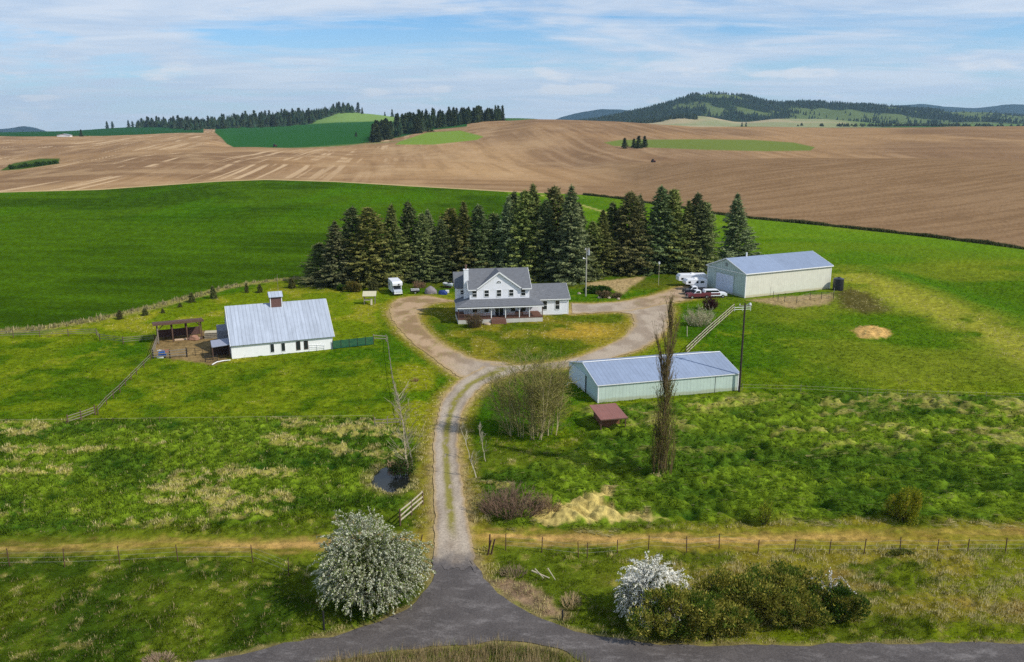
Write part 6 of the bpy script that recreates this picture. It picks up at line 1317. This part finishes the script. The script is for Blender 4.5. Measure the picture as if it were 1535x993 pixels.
# a little natural lean on the windbreak spruces
rl_ = random.Random(17)
for o in COL.objects:
    if o.name.startswith('spruce_tree'): o.rotation_euler[0] = rl_.gauss(0, .018); o.rotation_euler[1] = rl_.gauss(0, .018)
# ================================================================== CAMERA, LIGHT, SKY, AIR
cam = bpy.data.cameras.new('camera'); co = link('camera', cam); co.location = (0, 0, H); co.rotation_euler = (PI/2-P, 0, 0)
cam.sensor_width = 36; cam.lens = F/1535*36; cam.clip_start = 1; cam.clip_end = 60000; SC.camera = co
SUN_AZ = R(-24)    # from +x, towards the camera
SUN_EL = R(44)
sd = Vector((math.cos(SUN_EL)*math.cos(SUN_AZ), math.cos(SUN_EL)*math.sin(SUN_AZ), math.sin(SUN_EL)))
sl = bpy.data.lights.new('sun', 'SUN'); sl.energy = 4.3; sl.angle = R(.6); sl.color = (1, .95, .87)
so = link('sun', sl); so.rotation_euler = sd.to_track_quat('Z', 'Y').to_euler(); so.location = (60, -40, 120)
W = bpy.data.worlds.new('World'); SC.world = W; W.use_nodes = True; nt = W.node_tree; L = nt.links.new
bg = nt.nodes['Background']; bg.inputs[1].default_value = .095
sky = N(nt, 'ShaderNodeTexSky', sky_type='NISHITA'); sky.sun_disc = False; sky.sun_elevation = SUN_EL
sky.sun_rotation = math.atan2(sd.x, sd.y); sky.altitude = 700; sky.air_density = 1.0; sky.dust_density = .6; sky.ozone_density = 1.6
tc = N(nt, 'ShaderNodeTexCoord'); sx = N(nt, 'ShaderNodeSeparateXYZ'); L(tc.outputs['Generated'], sx.inputs[0])
def math_(op, a, b=None, c=None):
    n = N(nt, 'ShaderNodeMath', operation=op)
    for i, v in enumerate((a, b, c)):
        if v is None: continue
        if isinstance(v, (int, float)): n.inputs[i].default_value = v
        else: L(v, n.inputs[i])
    return n.outputs[0]
zz = math_('ADD', math_('MAXIMUM', sx.outputs[2], 0.0), .07)
cx_ = math_('DIVIDE', sx.outputs[0], zz); cy_ = math_('DIVIDE', sx.outputs[1], zz)
cb = N(nt, 'ShaderNodeCombineXYZ'); L(cx_, cb.inputs[0]); L(cy_, cb.inputs[1])
def cn(scale, stretch, rot, off, det=7.0, rough=.6, dist=.4):
    mp = N(nt, 'ShaderNodeMapping'); mp.inputs['Scale'].default_value = stretch; mp.inputs['Rotation'].default_value = (0, 0, rot); mp.inputs['Location'].default_value = off
    L(cb.outputs[0], mp.inputs[0]); n = N(nt, 'ShaderNodeTexNoise', i_Scale=scale, i_Detail=det, i_Roughness=rough, i_Distortion=dist); L(mp.outputs[0], n.inputs['Vector']); return n.outputs[0]
c1 = cn(.55, (.9, .8, 1), R(-22), (3.1, 1.7, 0), 8.0, .56, .7)
c2 = cn(1.8, (.5, 1.3, 1), R(-18), (1.0, 5.0, 0), 8.0, .65, 1.0)
cm = math_('ADD', math_('MULTIPLY', c1, .72), math_('MULTIPLY', c2, .28))
f1 = ramp(nt, cm, [(.39, (0, 0, 0)), (.52, (1, 1, 1))])
hz = ramp(nt, sx.outputs[2], [(0, (.55,)*3), (.09, (.2,)*3), (.25, (0,)*3)])
c3 = cn(1.1, (.6, 1.1, 1), R(-20), (7.0, 2.0, 0), 8.0, .62, .8)
cloud = mix(nt, (5.6, 6.9, 8.8), (7.7, 8.4, 9.5), ramp(nt, c3, [(.42, (0, 0, 0)), (.60, (1, 1, 1))]))
mpb = math_('MULTIPLY', f1, .92)
lowf = ramp(nt, sx.outputs[2], [(0, (.75,)*3), (.04, (.45,)*3), (.12, (0,)*3)])
skyc = mix(nt, sky.outputs[0], (.72, 1.12, 1.5), 1.0, 'MULTIPLY')
s1 = mix(nt, mix(nt, skyc, cloud, mpb), (6.9, 7.9, 9.2), lowf)
# low cumulus puffs near the horizon
pc = N(nt, 'ShaderNodeMapping'); pc.inputs['Scale'].default_value = (9, 9, 42); L(tc.outputs['Generated'], pc.inputs[0])
pn = N(nt, 'ShaderNodeTexNoise', i_Scale=1.0, i_Detail=5.0, i_Roughness=.55); L(pc.outputs[0], pn.inputs['Vector'])
pf = ramp(nt, pn.outputs[0], [(.575, (0, 0, 0)), (.64, (1, 1, 1))])
band = ramp(nt, sx.outputs[2], [(0.0, (.2,)*3), (.015, (1, 1, 1)), (.055, (1, 1, 1)), (.075, (0, 0, 0))])
s2 = mix(nt, s1, (8.6, 8.9, 9.4), math_('MULTIPLY', math_('MULTIPLY', pf, band), .75))
L(s2, bg.inputs[0])
# air
mh, nth, bh = newmat('haze'); nth.nodes.remove(bh)
pv = N(nth, 'ShaderNodeVolumePrincipled'); pv.inputs['Color'].default_value = (.50, .77, 1.0, 1); pv.inputs['Density'].default_value = 3.8e-5; pv.inputs['Anisotropy'].default_value = .2
nth.links.new(pv.outputs[0], nth.nodes['Material Output'].inputs['Volume'])
if USE_HAZE:
    hb = MB(); hb.box(-19500, 19500, -40, 14900, -75, 520); ho = hb.build('haze', mh); tag(ho, kind='stuff')
    ho['label'] = 'thin blue summer haze over the hills'
SC.view_settings.view_transform = 'Standard'; SC.view_settings.look = 'None'; SC.view_settings.gamma = 1; SC.view_settings.exposure = 0
SC.view_settings.use_curve_mapping = False
SC.render.engine = 'CYCLES'; c = SC.cycles; c.use_denoising = False; c.max_bounces = 5; c.diffuse_bounces = 3; c.glossy_bounces = 2; c.transmission_bounces = 2; c.volume_bounces = 0; c.transparent_max_bounces = 4
c.caustics_reflective = False; c.caustics_refractive = False
try: c.denoiser = 'OPENIMAGEDENOISE'; c.denoising_input_passes = 'RGB_ALBEDO_NORMAL'; c.denoising_prefilter = 'ACCURATE'
except Exception: pass
